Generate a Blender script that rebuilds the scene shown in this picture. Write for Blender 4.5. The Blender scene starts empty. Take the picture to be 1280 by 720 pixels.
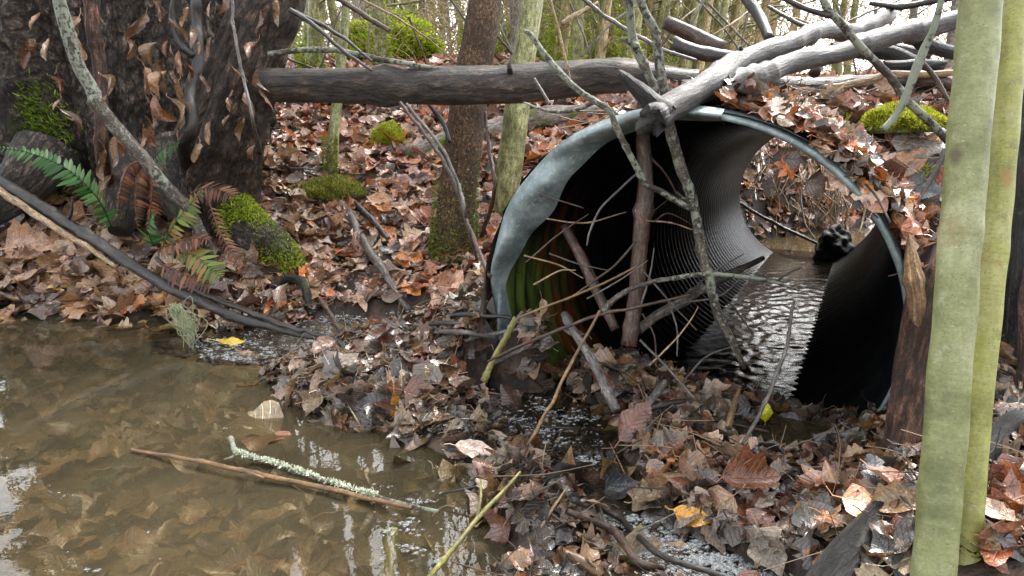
import bpy, math, random
import numpy as np
from mathutils import Vector, Matrix, noise as mnoise

rng = np.random.default_rng(7)
random.seed(7)
R_ = math.radians
scene = bpy.context.scene
COL = scene.collection

# ------------------------------------------------------------------ camera
PITCH, FPX, CAMZ = R_(14.0), 920.0, 0.75
FW = np.array([0, math.cos(PITCH), -math.sin(PITCH)])
UP = np.array([0, math.sin(PITCH), math.cos(PITCH)])
RT = np.array([1.0, 0, 0])
CAM = np.array([0, 0, CAMZ])
cam = bpy.data.cameras.new('camera')
cam.sensor_width = 36.0
cam.lens = 36.0 * FPX / 1280
cam.clip_start = 0.02
cam.clip_end = 500
camo = bpy.data.objects.new('camera', cam)
COL.objects.link(camo)
camo.location = CAM
camo.rotation_euler = (R_(90) - PITCH, 0, 0)
scene.camera = camo


def ray(px, py):
    return FW + (px - 640) / FPX * RT - (py - 360) / FPX * UP


def W(px, py, d):
    return CAM + ray(px, py) * d


def onz(px, py, z):
    r = ray(px, py)
    return CAM + r * ((z - CAMZ) / r[2])


def to_px(P):
    d = np.asarray(P) - CAM
    z = d @ FW
    return 640 + FPX * (d @ RT) / z, 360 - FPX * (d @ UP) / z, z


def lin(r, g, b):
    f = lambda c: (c / 255 / 12.92) if c <= 10 else ((c / 255 + .055) / 1.055) ** 2.4
    return (f(r) * .68, f(g) * .68, f(b) * .68, 1.0)


def sstep(a, b, x):
    t = np.clip((x - a) / (b - a), 0, 1)
    return t * t * (3 - 2 * t)


# ------------------------------------------------------------------ node helper
def new_mat(name):
    m = bpy.data.materials.new(name)
    m.use_nodes = True
    nt = m.node_tree
    nt.nodes.clear()
    return m, nt


def N(nt, typ, ins=None, **props):
    n = nt.nodes.new(typ)
    for k, v in props.items():
        setattr(n, k, v)
    for k, v in (ins or {}).items():
        s = n.inputs[k]
        if isinstance(v, bpy.types.NodeSocket):
            nt.links.new(v, s)
        else:
            s.default_value = v
    return n


def ramp(nt, fac, stops):
    n = nt.nodes.new('ShaderNodeValToRGB')
    el = n.color_ramp.elements
    while len(el) < len(stops):
        el.new(.5)
    for e, (p, c) in zip(el, stops):
        e.position = p
        e.color = c if not isinstance(c, (int, float)) else (c, c, c, 1)
    nt.links.new(fac, n.inputs[0])
    return n.outputs[0]


def mixc(nt, f, a, b, mode='MIX'):
    n = N(nt, 'ShaderNodeMix', data_type='RGBA', blend_type=mode)
    for i, v in ((0, f), (6, a), (7, b)):
        if isinstance(v, bpy.types.NodeSocket):
            nt.links.new(v, n.inputs[i])
        else:
            n.inputs[i].default_value = v
    return n.outputs[2]


def mth(nt, op, a, b=0.0, clamp=False):
    n = N(nt, 'ShaderNodeMath', operation=op, use_clamp=clamp)
    for i, v in ((0, a), (1, b)):
        if isinstance(v, bpy.types.NodeSocket):
            nt.links.new(v, n.inputs[i])
        else:
            n.inputs[i].default_value = v
    return n.outputs[0]


def noise(nt, vec, scale, detail=4, rough=.55, dist=0.0):
    n = N(nt, 'ShaderNodeTexNoise', {'Vector': vec, 'Scale': scale, 'Detail': detail, 'Roughness': rough, 'Distortion': dist})
    return n.outputs['Fac']


def scaled(nt, vec, s):
    return N(nt, 'ShaderNodeMapping', {'Vector': vec, 'Scale': s}).outputs[0]


def finish(nt, color, rough, height=None, bstr=.5, bdist=.01, spec=.5, extra=None):
    p = N(nt, 'ShaderNodeBsdfPrincipled', {'Base Color': color, 'Roughness': rough, 'Specular IOR Level': spec})
    for k, v in (extra or {}).items():
        if isinstance(v, bpy.types.NodeSocket):
            nt.links.new(v, p.inputs[k])
        else:
            p.inputs[k].default_value = v
    if height is not None:
        b = N(nt, 'ShaderNodeBump', {'Height': height, 'Strength': bstr, 'Distance': bdist})
        nt.links.new(b.outputs[0], p.inputs['Normal'])
    o = N(nt, 'ShaderNodeOutputMaterial', {'Surface': p.outputs[0]})
    return p


def bark(name, dark, mid, light, along=9, across=45, bdist=.008, rough=.65, lichen=0.0, lichen_col=(.45, .48, .42, 1),
         moss=0.0, moss_h=None, rings=0.0, spec=.35, bstr=.9, crack=.5):
    """UV: u around in metres, v along in metres."""
    m, nt = new_mat(name)
    tc = N(nt, 'ShaderNodeTexCoord')
    uv, ob = tc.outputs['UV'], tc.outputs['Object']
    wob = N(nt, 'ShaderNodeTexNoise', {'Vector': ob, 'Scale': 18.0, 'Detail': 3.0}).outputs['Color']
    duv = mixc(nt, .008, uv, wob, 'ADD')
    f1 = noise(nt, scaled(nt, duv, (across, along, 1)), 1.0, 9, .72, .25)
    f2 = noise(nt, ob, 9.0, 4)
    f3 = noise(nt, ob, 170.0, 5, .7)
    f4 = noise(nt, scaled(nt, duv, (across * 3.5, along * 2.5, 1)), 1.0, 6, .75, .2)
    v = N(nt, 'ShaderNodeTexVoronoi', {'Vector': scaled(nt, duv, (across * .6, along * .7, 1)), 'Scale': 1.0}, feature='DISTANCE_TO_EDGE')
    cr = ramp(nt, mth(nt, 'ADD', v.outputs['Distance'], mth(nt, 'MULTIPLY', mth(nt, 'SUBTRACT', f4, .5), .5)), [(0, 0.0), (.2, 1.0)])
    h = mth(nt, 'ADD', mth(nt, 'MULTIPLY', f1, 1.2), mth(nt, 'ADD', mth(nt, 'MULTIPLY', f3, .3), mth(nt, 'MULTIPLY', f4, .5)))
    h = mth(nt, 'ADD', h, mth(nt, 'MULTIPLY', cr, crack))
    c = ramp(nt, f1, [(.34, dark), (.5, mid), (.66, light)])
    c = mixc(nt, 1.0, c, ramp(nt, f4, [(.37, .32), (.5, 1.0), (.62, 1.7)]), 'MULTIPLY')
    c = mixc(nt, 1.0, c, ramp(nt, f3, [(.36, .5), (.5, 1.0), (.64, 1.5)]), 'MULTIPLY')
    c = mixc(nt, mth(nt, 'MULTIPLY', ramp(nt, f2, [(.4, 0.0), (.6, 1.0)]), .6), c, dark)
    c = mixc(nt, mth(nt, 'MULTIPLY', mth(nt, 'SUBTRACT', 1.0, cr), crack * .9, True), c, tuple(x * .3 for x in dark[:3]) + (1,))
    if rings:
        w = noise(nt, scaled(nt, uv, (3, 60, 1)), 1.0, 3, .5, .3)
        c = mixc(nt, mth(nt, 'MULTIPLY', ramp(nt, w, [(.52, 0.0), (.7, 1.0)]), rings), c, light)
        h = mth(nt, 'ADD', h, mth(nt, 'MULTIPLY', w, .6))
    if lichen:
        l1 = noise(nt, ob, 70.0, 6, .72)
        l2 = noise(nt, ob, 6.0, 2)
        lm = ramp(nt, mth(nt, 'ADD', mth(nt, 'MULTIPLY', l1, 1.1), mth(nt, 'MULTIPLY', l2, .8)), [(1.18 - lichen * .38, 0.0), (1.23 - lichen * .38, 1.0)])
        c = mixc(nt, lm, c, mixc(nt, f3, lichen_col, tuple(x * .55 for x in lichen_col[:3]) + (1,)))
        h = mth(nt, 'ADD', h, mth(nt, 'MULTIPLY', lm, .4))
    if moss:
        m1 = noise(nt, ob, 9.0, 5, .65)
        mm = ramp(nt, m1, [(.66 - moss * .3, 0.0), (.78 - moss * .3, 1.0)])
        if moss_h is not None:
            sep = N(nt, 'ShaderNodeSeparateXYZ', {'Vector': ob})
            g = ramp(nt, mth(nt, 'DIVIDE', sep.outputs[2], moss_h), [(.1, 1.0), (1.0, 0.0)])
            mm = mth(nt, 'MULTIPLY', mm, g)
        c = mixc(nt, mm, c, mixc(nt, f3, lin(70, 85, 22), lin(120, 135, 40)))
    rg = mth(nt, 'ADD', mth(nt, 'MULTIPLY', f2, .3), rough - .15)
    finish(nt, c, rg, h, bstr, bdist, spec)
    return m


M = {}
M['trunk_dark'] = bark('dark furrowed bark', lin(42, 36, 31), lin(98, 84, 72), lin(168, 148, 128), 26, 58, .03, .6, .2, moss=.25, moss_h=.5, crack=.8)
M['trunk_brown'] = bark('scaly brown bark', lin(50, 36, 25), lin(112, 84, 58), lin(164, 132, 96), 55, 110, .006, .75, .22, lin(130, 130, 110), crack=.6)
M['bark_olive'] = bark('smooth olive bark', lin(110, 110, 66), lin(160, 160, 104), lin(200, 200, 150), 8, 18, .002, .5, .22, lin(170, 175, 150), moss=.3, moss_h=.5, rings=.35, crack=.08)
M['bark_grey'] = bark('grey brown bark', lin(112, 106, 94), lin(162, 154, 140), lin(200, 192, 176), 12, 35, .004, .7, .3, moss=.35, moss_h=.4, crack=.35)  # pale tones stand in for haze over the far stems
M['bark_tan'] = bark('tan bark', lin(138, 120, 80), lin(190, 168, 118), lin(216, 200, 156), 10, 25, .003, .6, .2, moss=.3, moss_h=.4, crack=.1)  # own tan, lightened for haze on far stems and brushwood
M['log_dark'] = bark('wet dark log bark', lin(22, 17, 13), lin(66, 52, 41), lin(128, 108, 90), 9, 26, .010, .4, .36, lin(128, 126, 118), spec=.5, crack=.55)
M['log_grey'] = bark('weathered grey wood', lin(30, 27, 25), lin(66, 60, 55), lin(112, 105, 98), 8, 34, .008, .45, .18, lin(150, 148, 140), spec=.5, crack=.25)
M['buried'] = bark('pale rotten mossy log', lin(96, 86, 76), lin(158, 146, 134), lin(206, 196, 184), 8, 30, .006, .7, .2, moss=.45, crack=.4)
M['stick_dark'] = bark('dark stick bark', lin(24, 20, 18), lin(50, 43, 38), lin(84, 74, 66), 18, 70, .002, .4, .15, spec=.5, crack=.2)
M['stick_brown'] = bark('brown stick bark', lin(48, 34, 27), lin(86, 64, 52), lin(124, 98, 82), 18, 70, .002, .5, .12, spec=.45, crack=.2)
M['stick_grey'] = bark('grey stick bark', lin(66, 60, 56), lin(112, 104, 98), lin(156, 148, 140), 18, 70, .002, .45, .3, spec=.45, crack=.2)
M['stick_pale'] = bark('pale dead stick', lin(120, 96, 70), lin(172, 146, 112), lin(206, 184, 150), 18, 70, .002, .55, .1, spec=.35, crack=.15)
M['stick_lichen'] = bark('lichen crusted branch', lin(52, 44, 38), lin(98, 86, 76), lin(138, 126, 112), 14, 50, .004, .6, .62, lin(160, 166, 146), crack=.3)
M['stick_yellow'] = bark('yellow green shoot', lin(104, 98, 48), lin(148, 142, 76), lin(180, 174, 108), 6, 20, .001, .4, .03, spec=.5, crack=.03)
M['stick_red'] = bark('red brown shoot', lin(120, 66, 48), lin(160, 98, 72), lin(186, 132, 98), 6, 20, .001, .4, .03, spec=.5, crack=.03)
M['stick_orange'] = bark('orange shoot', lin(92, 66, 38), lin(132, 98, 60), lin(160, 128, 86), 6, 20, .001, .4, .03, spec=.5, crack=.03)
M['stem_bark'] = bark('brown flaking bark', lin(34, 28, 24), lin(88, 70, 56), lin(150, 120, 94), 20, 50, .02, .65, .25, lin(140, 136, 120), crack=.6)
M['rot_red'] = bark('rotten red wood', lin(60, 40, 30), lin(112, 78, 60), lin(160, 122, 98), 10, 45, .02, .8, .05, moss=.1, crack=.7)
M['charred'] = bark('charred wet wood', lin(16, 15, 14), lin(40, 37, 33), lin(76, 72, 66), 9, 40, .01, .5, .1, moss=.12, crack=.6)
M['splinter'] = bark('splintered wood', lin(110, 82, 54), lin(160, 128, 90), lin(196, 168, 128), 4, 90, .006, .7, .02, crack=.4)


def fg_bark(name, a, b, c2, spot):
    m, nt = new_mat(name)
    tc = N(nt, 'ShaderNodeTexCoord')
    uv, ob = tc.outputs['UV'], tc.outputs['Object']
    big = noise(nt, scaled(nt, ob, (5, 5, 4)), 2.2, 5, .6)
    band = noise(nt, scaled(nt, uv, (10, 75, 1)), 1.0, 5, .6, .5)
    streak = noise(nt, scaled(nt, uv, (60, 10, 1)), 1.0, 4, .6)
    c = ramp(nt, big, [(.32, a), (.5, b), (.7, c2)])
    c = mixc(nt, ramp(nt, band, [(.52, 0.0), (.78, .3)]), c, lin(176, 182, 140))
    c = mixc(nt, ramp(nt, band, [(.25, .4), (.42, 0.0)]), c, lin(98, 104, 58))
    c = mixc(nt, mth(nt, 'MULTIPLY', ramp(nt, streak, [(.45, 0.0), (.7, 1.0)]), .35), c, lin(120, 124, 74))
    # lenticels and scars
    v = N(nt, 'ShaderNodeTexVoronoi', {'Vector': scaled(nt, uv, (75, 110, 1)), 'Scale': 1.0, 'Randomness': 1.0})
    le = ramp(nt, v.outputs['Distance'], [(.1, 1.0), (.2, 0.0)])
    pick = ramp(nt, N(nt, 'ShaderNodeSeparateColor', {'Color': v.outputs['Color']}).outputs[0], [(.5, 0.0), (.55, 1.0)])
    lem = mth(nt, 'MULTIPLY', le, pick)
    c = mixc(nt, mth(nt, 'MULTIPLY', lem, .45), c, lin(190, 176, 130))
    blot = noise(nt, ob, 16, 6, .75)
    c = mixc(nt, ramp(nt, blot, [(.57, 0.0), (.68, .5)]), c, lin(98, 92, 52))
    rus = noise(nt, ob, 9, 5, .7)
    c = mixc(nt, ramp(nt, rus, [(.6, 0.0), (.7, .55)]), c, lin(150, 110, 60))
    c = mixc(nt, ramp(nt, blot, [(.28, .6), (.42, 0.0)]), c, lin(190, 196, 170))
    c = mixc(nt, 1.0, c, ramp(nt, noise(nt, scaled(nt, uv, (40, 170, 1)), 1.0, 7, .75, .6), [(.3, .8), (.5, 1.0), (.7, 1.12)]), 'MULTIPLY')
    v2 = N(nt, 'ShaderNodeTexVoronoi', {'Vector': scaled(nt, uv, (14, 9, 1)), 'Scale': 1.0})
    sc = ramp(nt, v2.outputs['Distance'], [(.07, 1.0), (.17, 0.0)])
    p2 = ramp(nt, N(nt, 'ShaderNodeSeparateColor', {'Color': v2.outputs['Color']}).outputs[1], [(.45, 0.0), (.5, 1.0)])
    c = mixc(nt, mth(nt, 'MULTIPLY', mth(nt, 'MULTIPLY', sc, p2), .8), c, spot)
    v3 = N(nt, 'ShaderNodeTexVoronoi', {'Vector': scaled(nt, uv, (230, 330, 1)), 'Scale': 1.0})
    k3 = mth(nt, 'MULTIPLY', ramp(nt, v3.outputs['Distance'], [(.14, 1.0), (.3, 0.0)]), ramp(nt, N(nt, 'ShaderNodeSeparateColor', {'Color': v3.outputs['Color']}).outputs[2], [(.68, 0.0), (.72, 1.0)]))
    c = mixc(nt, mth(nt, 'MULTIPLY', k3, .6), c, lin(64, 58, 34))
    fine = noise(nt, ob, 220, 5, .7)
    c = mixc(nt, 1.0, c, ramp(nt, fine, [(.35, .86), (.5, 1.0), (.65, 1.12)]), 'MULTIPLY')
    h = mth(nt, 'ADD', mth(nt, 'MULTIPLY', band, .8), mth(nt, 'ADD', mth(nt, 'MULTIPLY', lem, .5), mth(nt, 'MULTIPLY', fine, .3)))
    finish(nt, c, mth(nt, 'ADD', mth(nt, 'MULTIPLY', fine, .3), .38), h, .5, .0015, .4)
    return m


M['fg_green'] = fg_bark('smooth grey green bark', lin(94, 100, 56), lin(140, 144, 94), lin(184, 186, 148), lin(84, 66, 42))
M['fg_yellow'] = fg_bark('smooth yellow green bark', lin(126, 126, 58), lin(168, 168, 92), lin(186, 186, 128), lin(160, 126, 66))


def leaf_mat(name, source):
    m, nt = new_mat(name)
    tc = N(nt, 'ShaderNodeTexCoord')
    uv, ob = tc.outputs['UV'], tc.outputs['Object']
    if source == 'object':
        base = N(nt, 'ShaderNodeObjectInfo').outputs['Color']
        rnd = N(nt, 'ShaderNodeObjectInfo').outputs['Random']
        pos = N(nt, 'ShaderNodeNewGeometry').outputs['Position']
    else:
        base = N(nt, 'ShaderNodeAttribute', attribute_name='Col').outputs['Color']
        pos = N(nt, 'ShaderNodeNewGeometry').outputs['Position']
    sx = N(nt, 'ShaderNodeSeparateXYZ', {'Vector': uv})
    u, v = sx.outputs[0], mth(nt, 'ABSOLUTE', mth(nt, 'SUBTRACT', sx.outputs[1], .5))
    mid = ramp(nt, v, [(.012, 1.0), (.035, 0.0)])
    sv = mth(nt, 'FRACT', mth(nt, 'MULTIPLY', mth(nt, 'SUBTRACT', u, mth(nt, 'MULTIPLY', v, .5)), 9.0))
    sv = ramp(nt, mth(nt, 'ABSOLUTE', mth(nt, 'SUBTRACT', sv, .5)), [(.03, 1.0), (.12, 0.0)])
    vein = mth(nt, 'MAXIMUM', mid, mth(nt, 'MULTIPLY', sv, .6))
    n1 = noise(nt, pos, 28.0, 5, .65)
    n2 = noise(nt, pos, 120.0, 4, .6)
    dk = mixc(nt, 1.0, base, (.32, .30, .29, 1), 'MULTIPLY')
    c = mixc(nt, ramp(nt, n1, [(.38, 0.0), (.64, .95)]), base, dk)
    lt = mixc(nt, 1.0, base, (1.5, 1.42, 1.3, 1), 'MULTIPLY')
    c = mixc(nt, ramp(nt, n2, [(.48, 0.0), (.7, .8)]), c, lt)
    n3 = noise(nt, pos, 420.0, 4, .65)
    c = mixc(nt, 1.0, c, ramp(nt, n3, [(.3, .6), (.5, 1.0), (.7, 1.35)]), 'MULTIPLY')
    c = mixc(nt, mth(nt, 'MULTIPLY', vein, .55), c, lt)
    h = mth(nt, 'ADD', mth(nt, 'MULTIPLY', vein, -.7), mth(nt, 'ADD', n2, mth(nt, 'MULTIPLY', n1, .6)))
    rg = ramp(nt, n1, [(.35, .16), (.65, .42)])
    p = N(nt, 'ShaderNodeBsdfPrincipled', {'Base Color': c, 'Roughness': rg, 'Specular IOR Level': .7, 'Coat Weight': .25, 'Coat Roughness': .12})
    b = N(nt, 'ShaderNodeBump', {'Height': h, 'Strength': .8, 'Distance': .003})
    nt.links.new(b.outputs[0], p.inputs['Normal'])
    tr = N(nt, 'ShaderNodeBsdfTranslucent', {'Color': c})
    mx = N(nt, 'ShaderNodeMixShader', {0: .12, 1: p.outputs[0], 2: tr.outputs[0]})
    N(nt, 'ShaderNodeOutputMaterial', {'Surface': mx.outputs[0]})
    return m


M['leaf'] = leaf_mat('dead leaf', 'object')
M['litter'] = leaf_mat('leaf litter', 'attr')


def attr_mat(name, rough, spec=.4, trans=.15):
    m, nt = new_mat(name)
    base = N(nt, 'ShaderNodeAttribute', attribute_name='Col').outputs['Color']
    p = N(nt, 'ShaderNodeBsdfPrincipled', {'Base Color': base, 'Roughness': rough, 'Specular IOR Level': spec})
    tr = N(nt, 'ShaderNodeBsdfTranslucent', {'Color': base})
    mx = N(nt, 'ShaderNodeMixShader', {0: trans, 1: p.outputs[0], 2: tr.outputs[0]})
    N(nt, 'ShaderNodeOutputMaterial', {'Surface': mx.outputs[0]})
    return m


M['blade'] = attr_mat('moss and fern green', .5, .35, .3)


def simple_noise_mat(name, stops, scale, rough, bdist, spec=.3, bstr=.8, detail=6):
    m, nt = new_mat(name)
    ob = N(nt, 'ShaderNodeTexCoord').outputs['Object']
    f = noise(nt, ob, scale, detail, .65)
    g = noise(nt, ob, scale * 6, 4, .6)
    c = ramp(nt, mth(nt, 'ADD', mth(nt, 'MULTIPLY', f, .7), mth(nt, 'MULTIPLY', g, .3)), stops)
    finish(nt, c, rough, mth(nt, 'ADD', f, mth(nt, 'MULTIPLY', g, .5)), bstr, bdist, spec)
    return m


M['soil'] = simple_noise_mat('wet forest soil', [(.35, lin(30, 24, 20)), (.5, lin(62, 50, 41)), (.66, lin(104, 86, 70))], 9, .7, .02)
M['bed'] = simple_noise_mat('silty stream bed', [(.35, lin(74, 62, 44)), (.5, lin(112, 96, 72)), (.68, lin(148, 130, 100))], 5, .8, .01)
M['rock'] = simple_noise_mat('dark wet stone', [(.35, lin(40, 38, 36)), (.6, lin(90, 86, 80))], 8, .55, .02)
M['moss_bed'] = simple_noise_mat('moss cushion', [(.35, lin(46, 52, 16)), (.5, lin(90, 100, 30)), (.66, lin(140, 146, 54))], 45, .85, .012)
M['black_clump'] = simple_noise_mat('black debris', [(.4, lin(10, 9, 8)), (.6, lin(34, 30, 27))], 30, .6, .01)
def foam_mat():
    m, nt = new_mat('stream foam')
    ob = N(nt, 'ShaderNodeTexCoord').outputs['Object']
    f = noise(nt, ob, 300, 4, .7)
    c = ramp(nt, f, [(.3, lin(120, 122, 120)), (.65, lin(200, 204, 204))])
    p = N(nt, 'ShaderNodeBsdfPrincipled', {'Base Color': c, 'Roughness': .25, 'Specular IOR Level': .6})
    tr = N(nt, 'ShaderNodeBsdfTransparent')
    k = ramp(nt, noise(nt, ob, 160, 3, .6), [(.4, .2), (.6, .85)])
    mx = N(nt, 'ShaderNodeMixShader', {0: k, 1: tr.outputs[0], 2: p.outputs[0]})
    N(nt, 'ShaderNodeOutputMaterial', {'Surface': mx.outputs[0]})
    return m


M['foam'] = foam_mat()
M['froth'] = simple_noise_mat('stream foam', [(.3, lin(120, 122, 122)), (.6, lin(176, 180, 180))], 90, .35, .003, .5)
M['conifer'] = attr_mat('conifer needles', .6, .3, .1)


def galv():
    m, nt = new_mat('galvanised steel')
    ob = N(nt, 'ShaderNodeTexCoord').outputs['Object']
    f = noise(nt, ob, 14, 6, .7)
    g = noise(nt, ob, 120, 4, .65)
    c = ramp(nt, f, [(.3, lin(88, 102, 102)), (.5, lin(126, 140, 140)), (.7, lin(172, 184, 184))])
    c = mixc(nt, ramp(nt, g, [(.55, 0.0), (.72, .6)]), c, lin(205, 212, 210))
    c = mixc(nt, ramp(nt, noise(nt, ob, 6, 5, .7), [(.6, 0.0), (.74, .6)]), c, lin(96, 88, 70))
    finish(nt, c, ramp(nt, g, [(.3, .38), (.7, .6)]), mth(nt, 'ADD', f, mth(nt, 'MULTIPLY', g, .3)), .5, .004, .5, {'Metallic': .35})
    return m


M['galv'] = galv()


def water_mat(name, tint, silt, silt_amt, bump_scale, bump_dist, stretch=(1, 1, 1), bstr=.6, rough=0.0):
    m, nt = new_mat(name)
    ob = N(nt, 'ShaderNodeTexCoord').outputs['Object']
    n1 = noise(nt, scaled(nt, ob, stretch), bump_scale, 4, .55, .4)
    b = N(nt, 'ShaderNodeBump', {'Height': n1, 'Strength': bstr, 'Distance': bump_dist})
    tr = N(nt, 'ShaderNodeBsdfTransparent', {'Color': tint})
    df = N(nt, 'ShaderNodeBsdfDiffuse', {'Color': silt})
    big = noise(nt, ob, 2.0, 4, .6)
    amt = ramp(nt, big, [(.3, max(silt_amt - .12, 0)), (.7, min(silt_amt + .12, 1))])
    body = N(nt, 'ShaderNodeMixShader', {0: amt, 1: tr.outputs[0], 2: df.outputs[0]})
    gl = N(nt, 'ShaderNodeBsdfGlossy', {'Color': (1, 1, 1, 1), 'Roughness': rough, 'Normal': b.outputs[0]})
    fr = N(nt, 'ShaderNodeFresnel', {'IOR': 1.333, 'Normal': b.outputs[0]})
    mx = N(nt, 'ShaderNodeMixShader', {0: fr.outputs[0], 1: body.outputs[0], 2: gl.outputs[0]})
    N(nt, 'ShaderNodeOutputMaterial', {'Surface': mx.outputs[0]})
    return m


M['pool'] = water_mat('murky pool water', (.80, .75, .63, 1), lin(98, 89, 68), .36, 7, .004, bstr=.12)
M['stream'] = water_mat('riffling stream water', (.75, .7, .6, 1), lin(44, 39, 32), .3, 42, .012, bstr=.8)
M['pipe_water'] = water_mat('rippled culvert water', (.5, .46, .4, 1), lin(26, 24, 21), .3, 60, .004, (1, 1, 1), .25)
M['down_water'] = water_mat('downstream water', (.7, .64, .5, 1), lin(120, 104, 76), .6, 14, .006, bstr=.4)

# ------------------------------------------------------------------ object helpers


def mesh_np(name, verts, faces, uv=None, col=None, mats=(), smooth=True, fmat=None):
    """faces: list of index arrays (n,k) with constant k each, or one array."""
    me = bpy.data.meshes.new(name)
    verts = np.asarray(verts, np.float32)
    if not isinstance(faces, list):
        faces = [faces]
    faces = [np.asarray(f, np.int32) for f in faces if len(f)]
    loops = np.concatenate([f.ravel() for f in faces])
    sizes = np.concatenate([np.full(len(f), f.shape[1], np.int32) for f in faces])
    starts = np.concatenate([[0], np.cumsum(sizes)[:-1]]).astype(np.int32)
    me.vertices.add(len(verts))
    me.vertices.foreach_set('co', verts.ravel())
    me.loops.add(len(loops))
    me.loops.foreach_set('vertex_index', loops)
    me.polygons.add(len(sizes))
    me.polygons.foreach_set('loop_start', starts)
    me.polygons.foreach_set('use_smooth', np.full(len(sizes), smooth))
    if fmat is not None:
        me.polygons.foreach_set('material_index', np.asarray(fmat, np.int32))
    if uv is not None:
        l = me.uv_layers.new(name='UVMap')
        l.data.foreach_set('uv', np.asarray(uv, np.float32)[loops].ravel())
    if col is not None:
        a = me.color_attributes.new('Col', 'FLOAT_COLOR', 'POINT')
        a.data.foreach_set('color', np.asarray(col, np.float32).ravel())
    for m in mats:
        me.materials.append(m)
    me.update(calc_edges=True)
    me.validate()
    return me


def tag(o, label=None, cat=None, group=None, kind=None):
    if label:
        o['label'] = label
    if cat:
        o['category'] = cat
    if group:
        o['group'] = group
    if kind:
        o['kind'] = kind
    return o


def link(name, me, parent=None, loc=None):
    o = bpy.data.objects.new(name, me)
    COL.objects.link(o)
    if loc is not None:
        o.location = loc
    if parent is not None:
        o.parent = parent
    return o


def empty(name, loc, label, cat, group=None):
    o = bpy.data.objects.new(name, None)
    o.empty_display_size = .1
    COL.objects.link(o)
    o.location = loc
    return tag(o, label, cat, group)


class Geo:
    def __init__(s):
        s.v, s.q, s.t, s.uv, s.c, s.n = [], [], [], [], [], 0

    def add(s, v, q=None, t=None, uv=None, c=None):
        v = np.asarray(v, float).reshape(-1, 3)
        s.v.append(v)
        if q is not None and len(q):
            s.q.append(np.asarray(q) + s.n)
        if t is not None and len(t):
            s.t.append(np.asarray(t) + s.n)
        s.uv.append(np.zeros((len(v), 2)) if uv is None else np.asarray(uv))
        cc = np.ones((len(v), 4))
        if c is not None:
            cc[:, :3] = np.asarray(c)[..., :3]
        s.c.append(cc)
        s.n += len(v)
        return s

    def mesh(s, name, mat, origin=(0, 0, 0), smooth=True):
        f = []
        if s.q:
            f.append(np.concatenate(s.q))
        if s.t:
            f.append(np.concatenate(s.t))
        return mesh_np(name, np.concatenate(s.v) - np.asarray(origin), f, np.concatenate(s.uv), np.concatenate(s.c), [mat], smooth)


def spline(P, n):
    """Catmull-Rom through points (k,d) resampled to n."""
    P = np.asarray(P, float)
    if len(P) == 2:
        t = np.linspace(0, 1, n)[:, None]
        return P[0] * (1 - t) + P[1] * t
    Q = np.vstack([2 * P[0] - P[1], P, 2 * P[-1] - P[-2]])
    u = np.linspace(0, len(P) - 1 - 1e-9, n)
    i = u.astype(int)
    f = (u - i)[:, None]
    a, b, c, d = Q[i], Q[i + 1], Q[i + 2], Q[i + 3]
    return .5 * (2 * b + (c - a) * f + (2 * a - 5 * b + 4 * c - d) * f ** 2 + (3 * b - a - 3 * c + d) * f ** 3)


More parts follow.
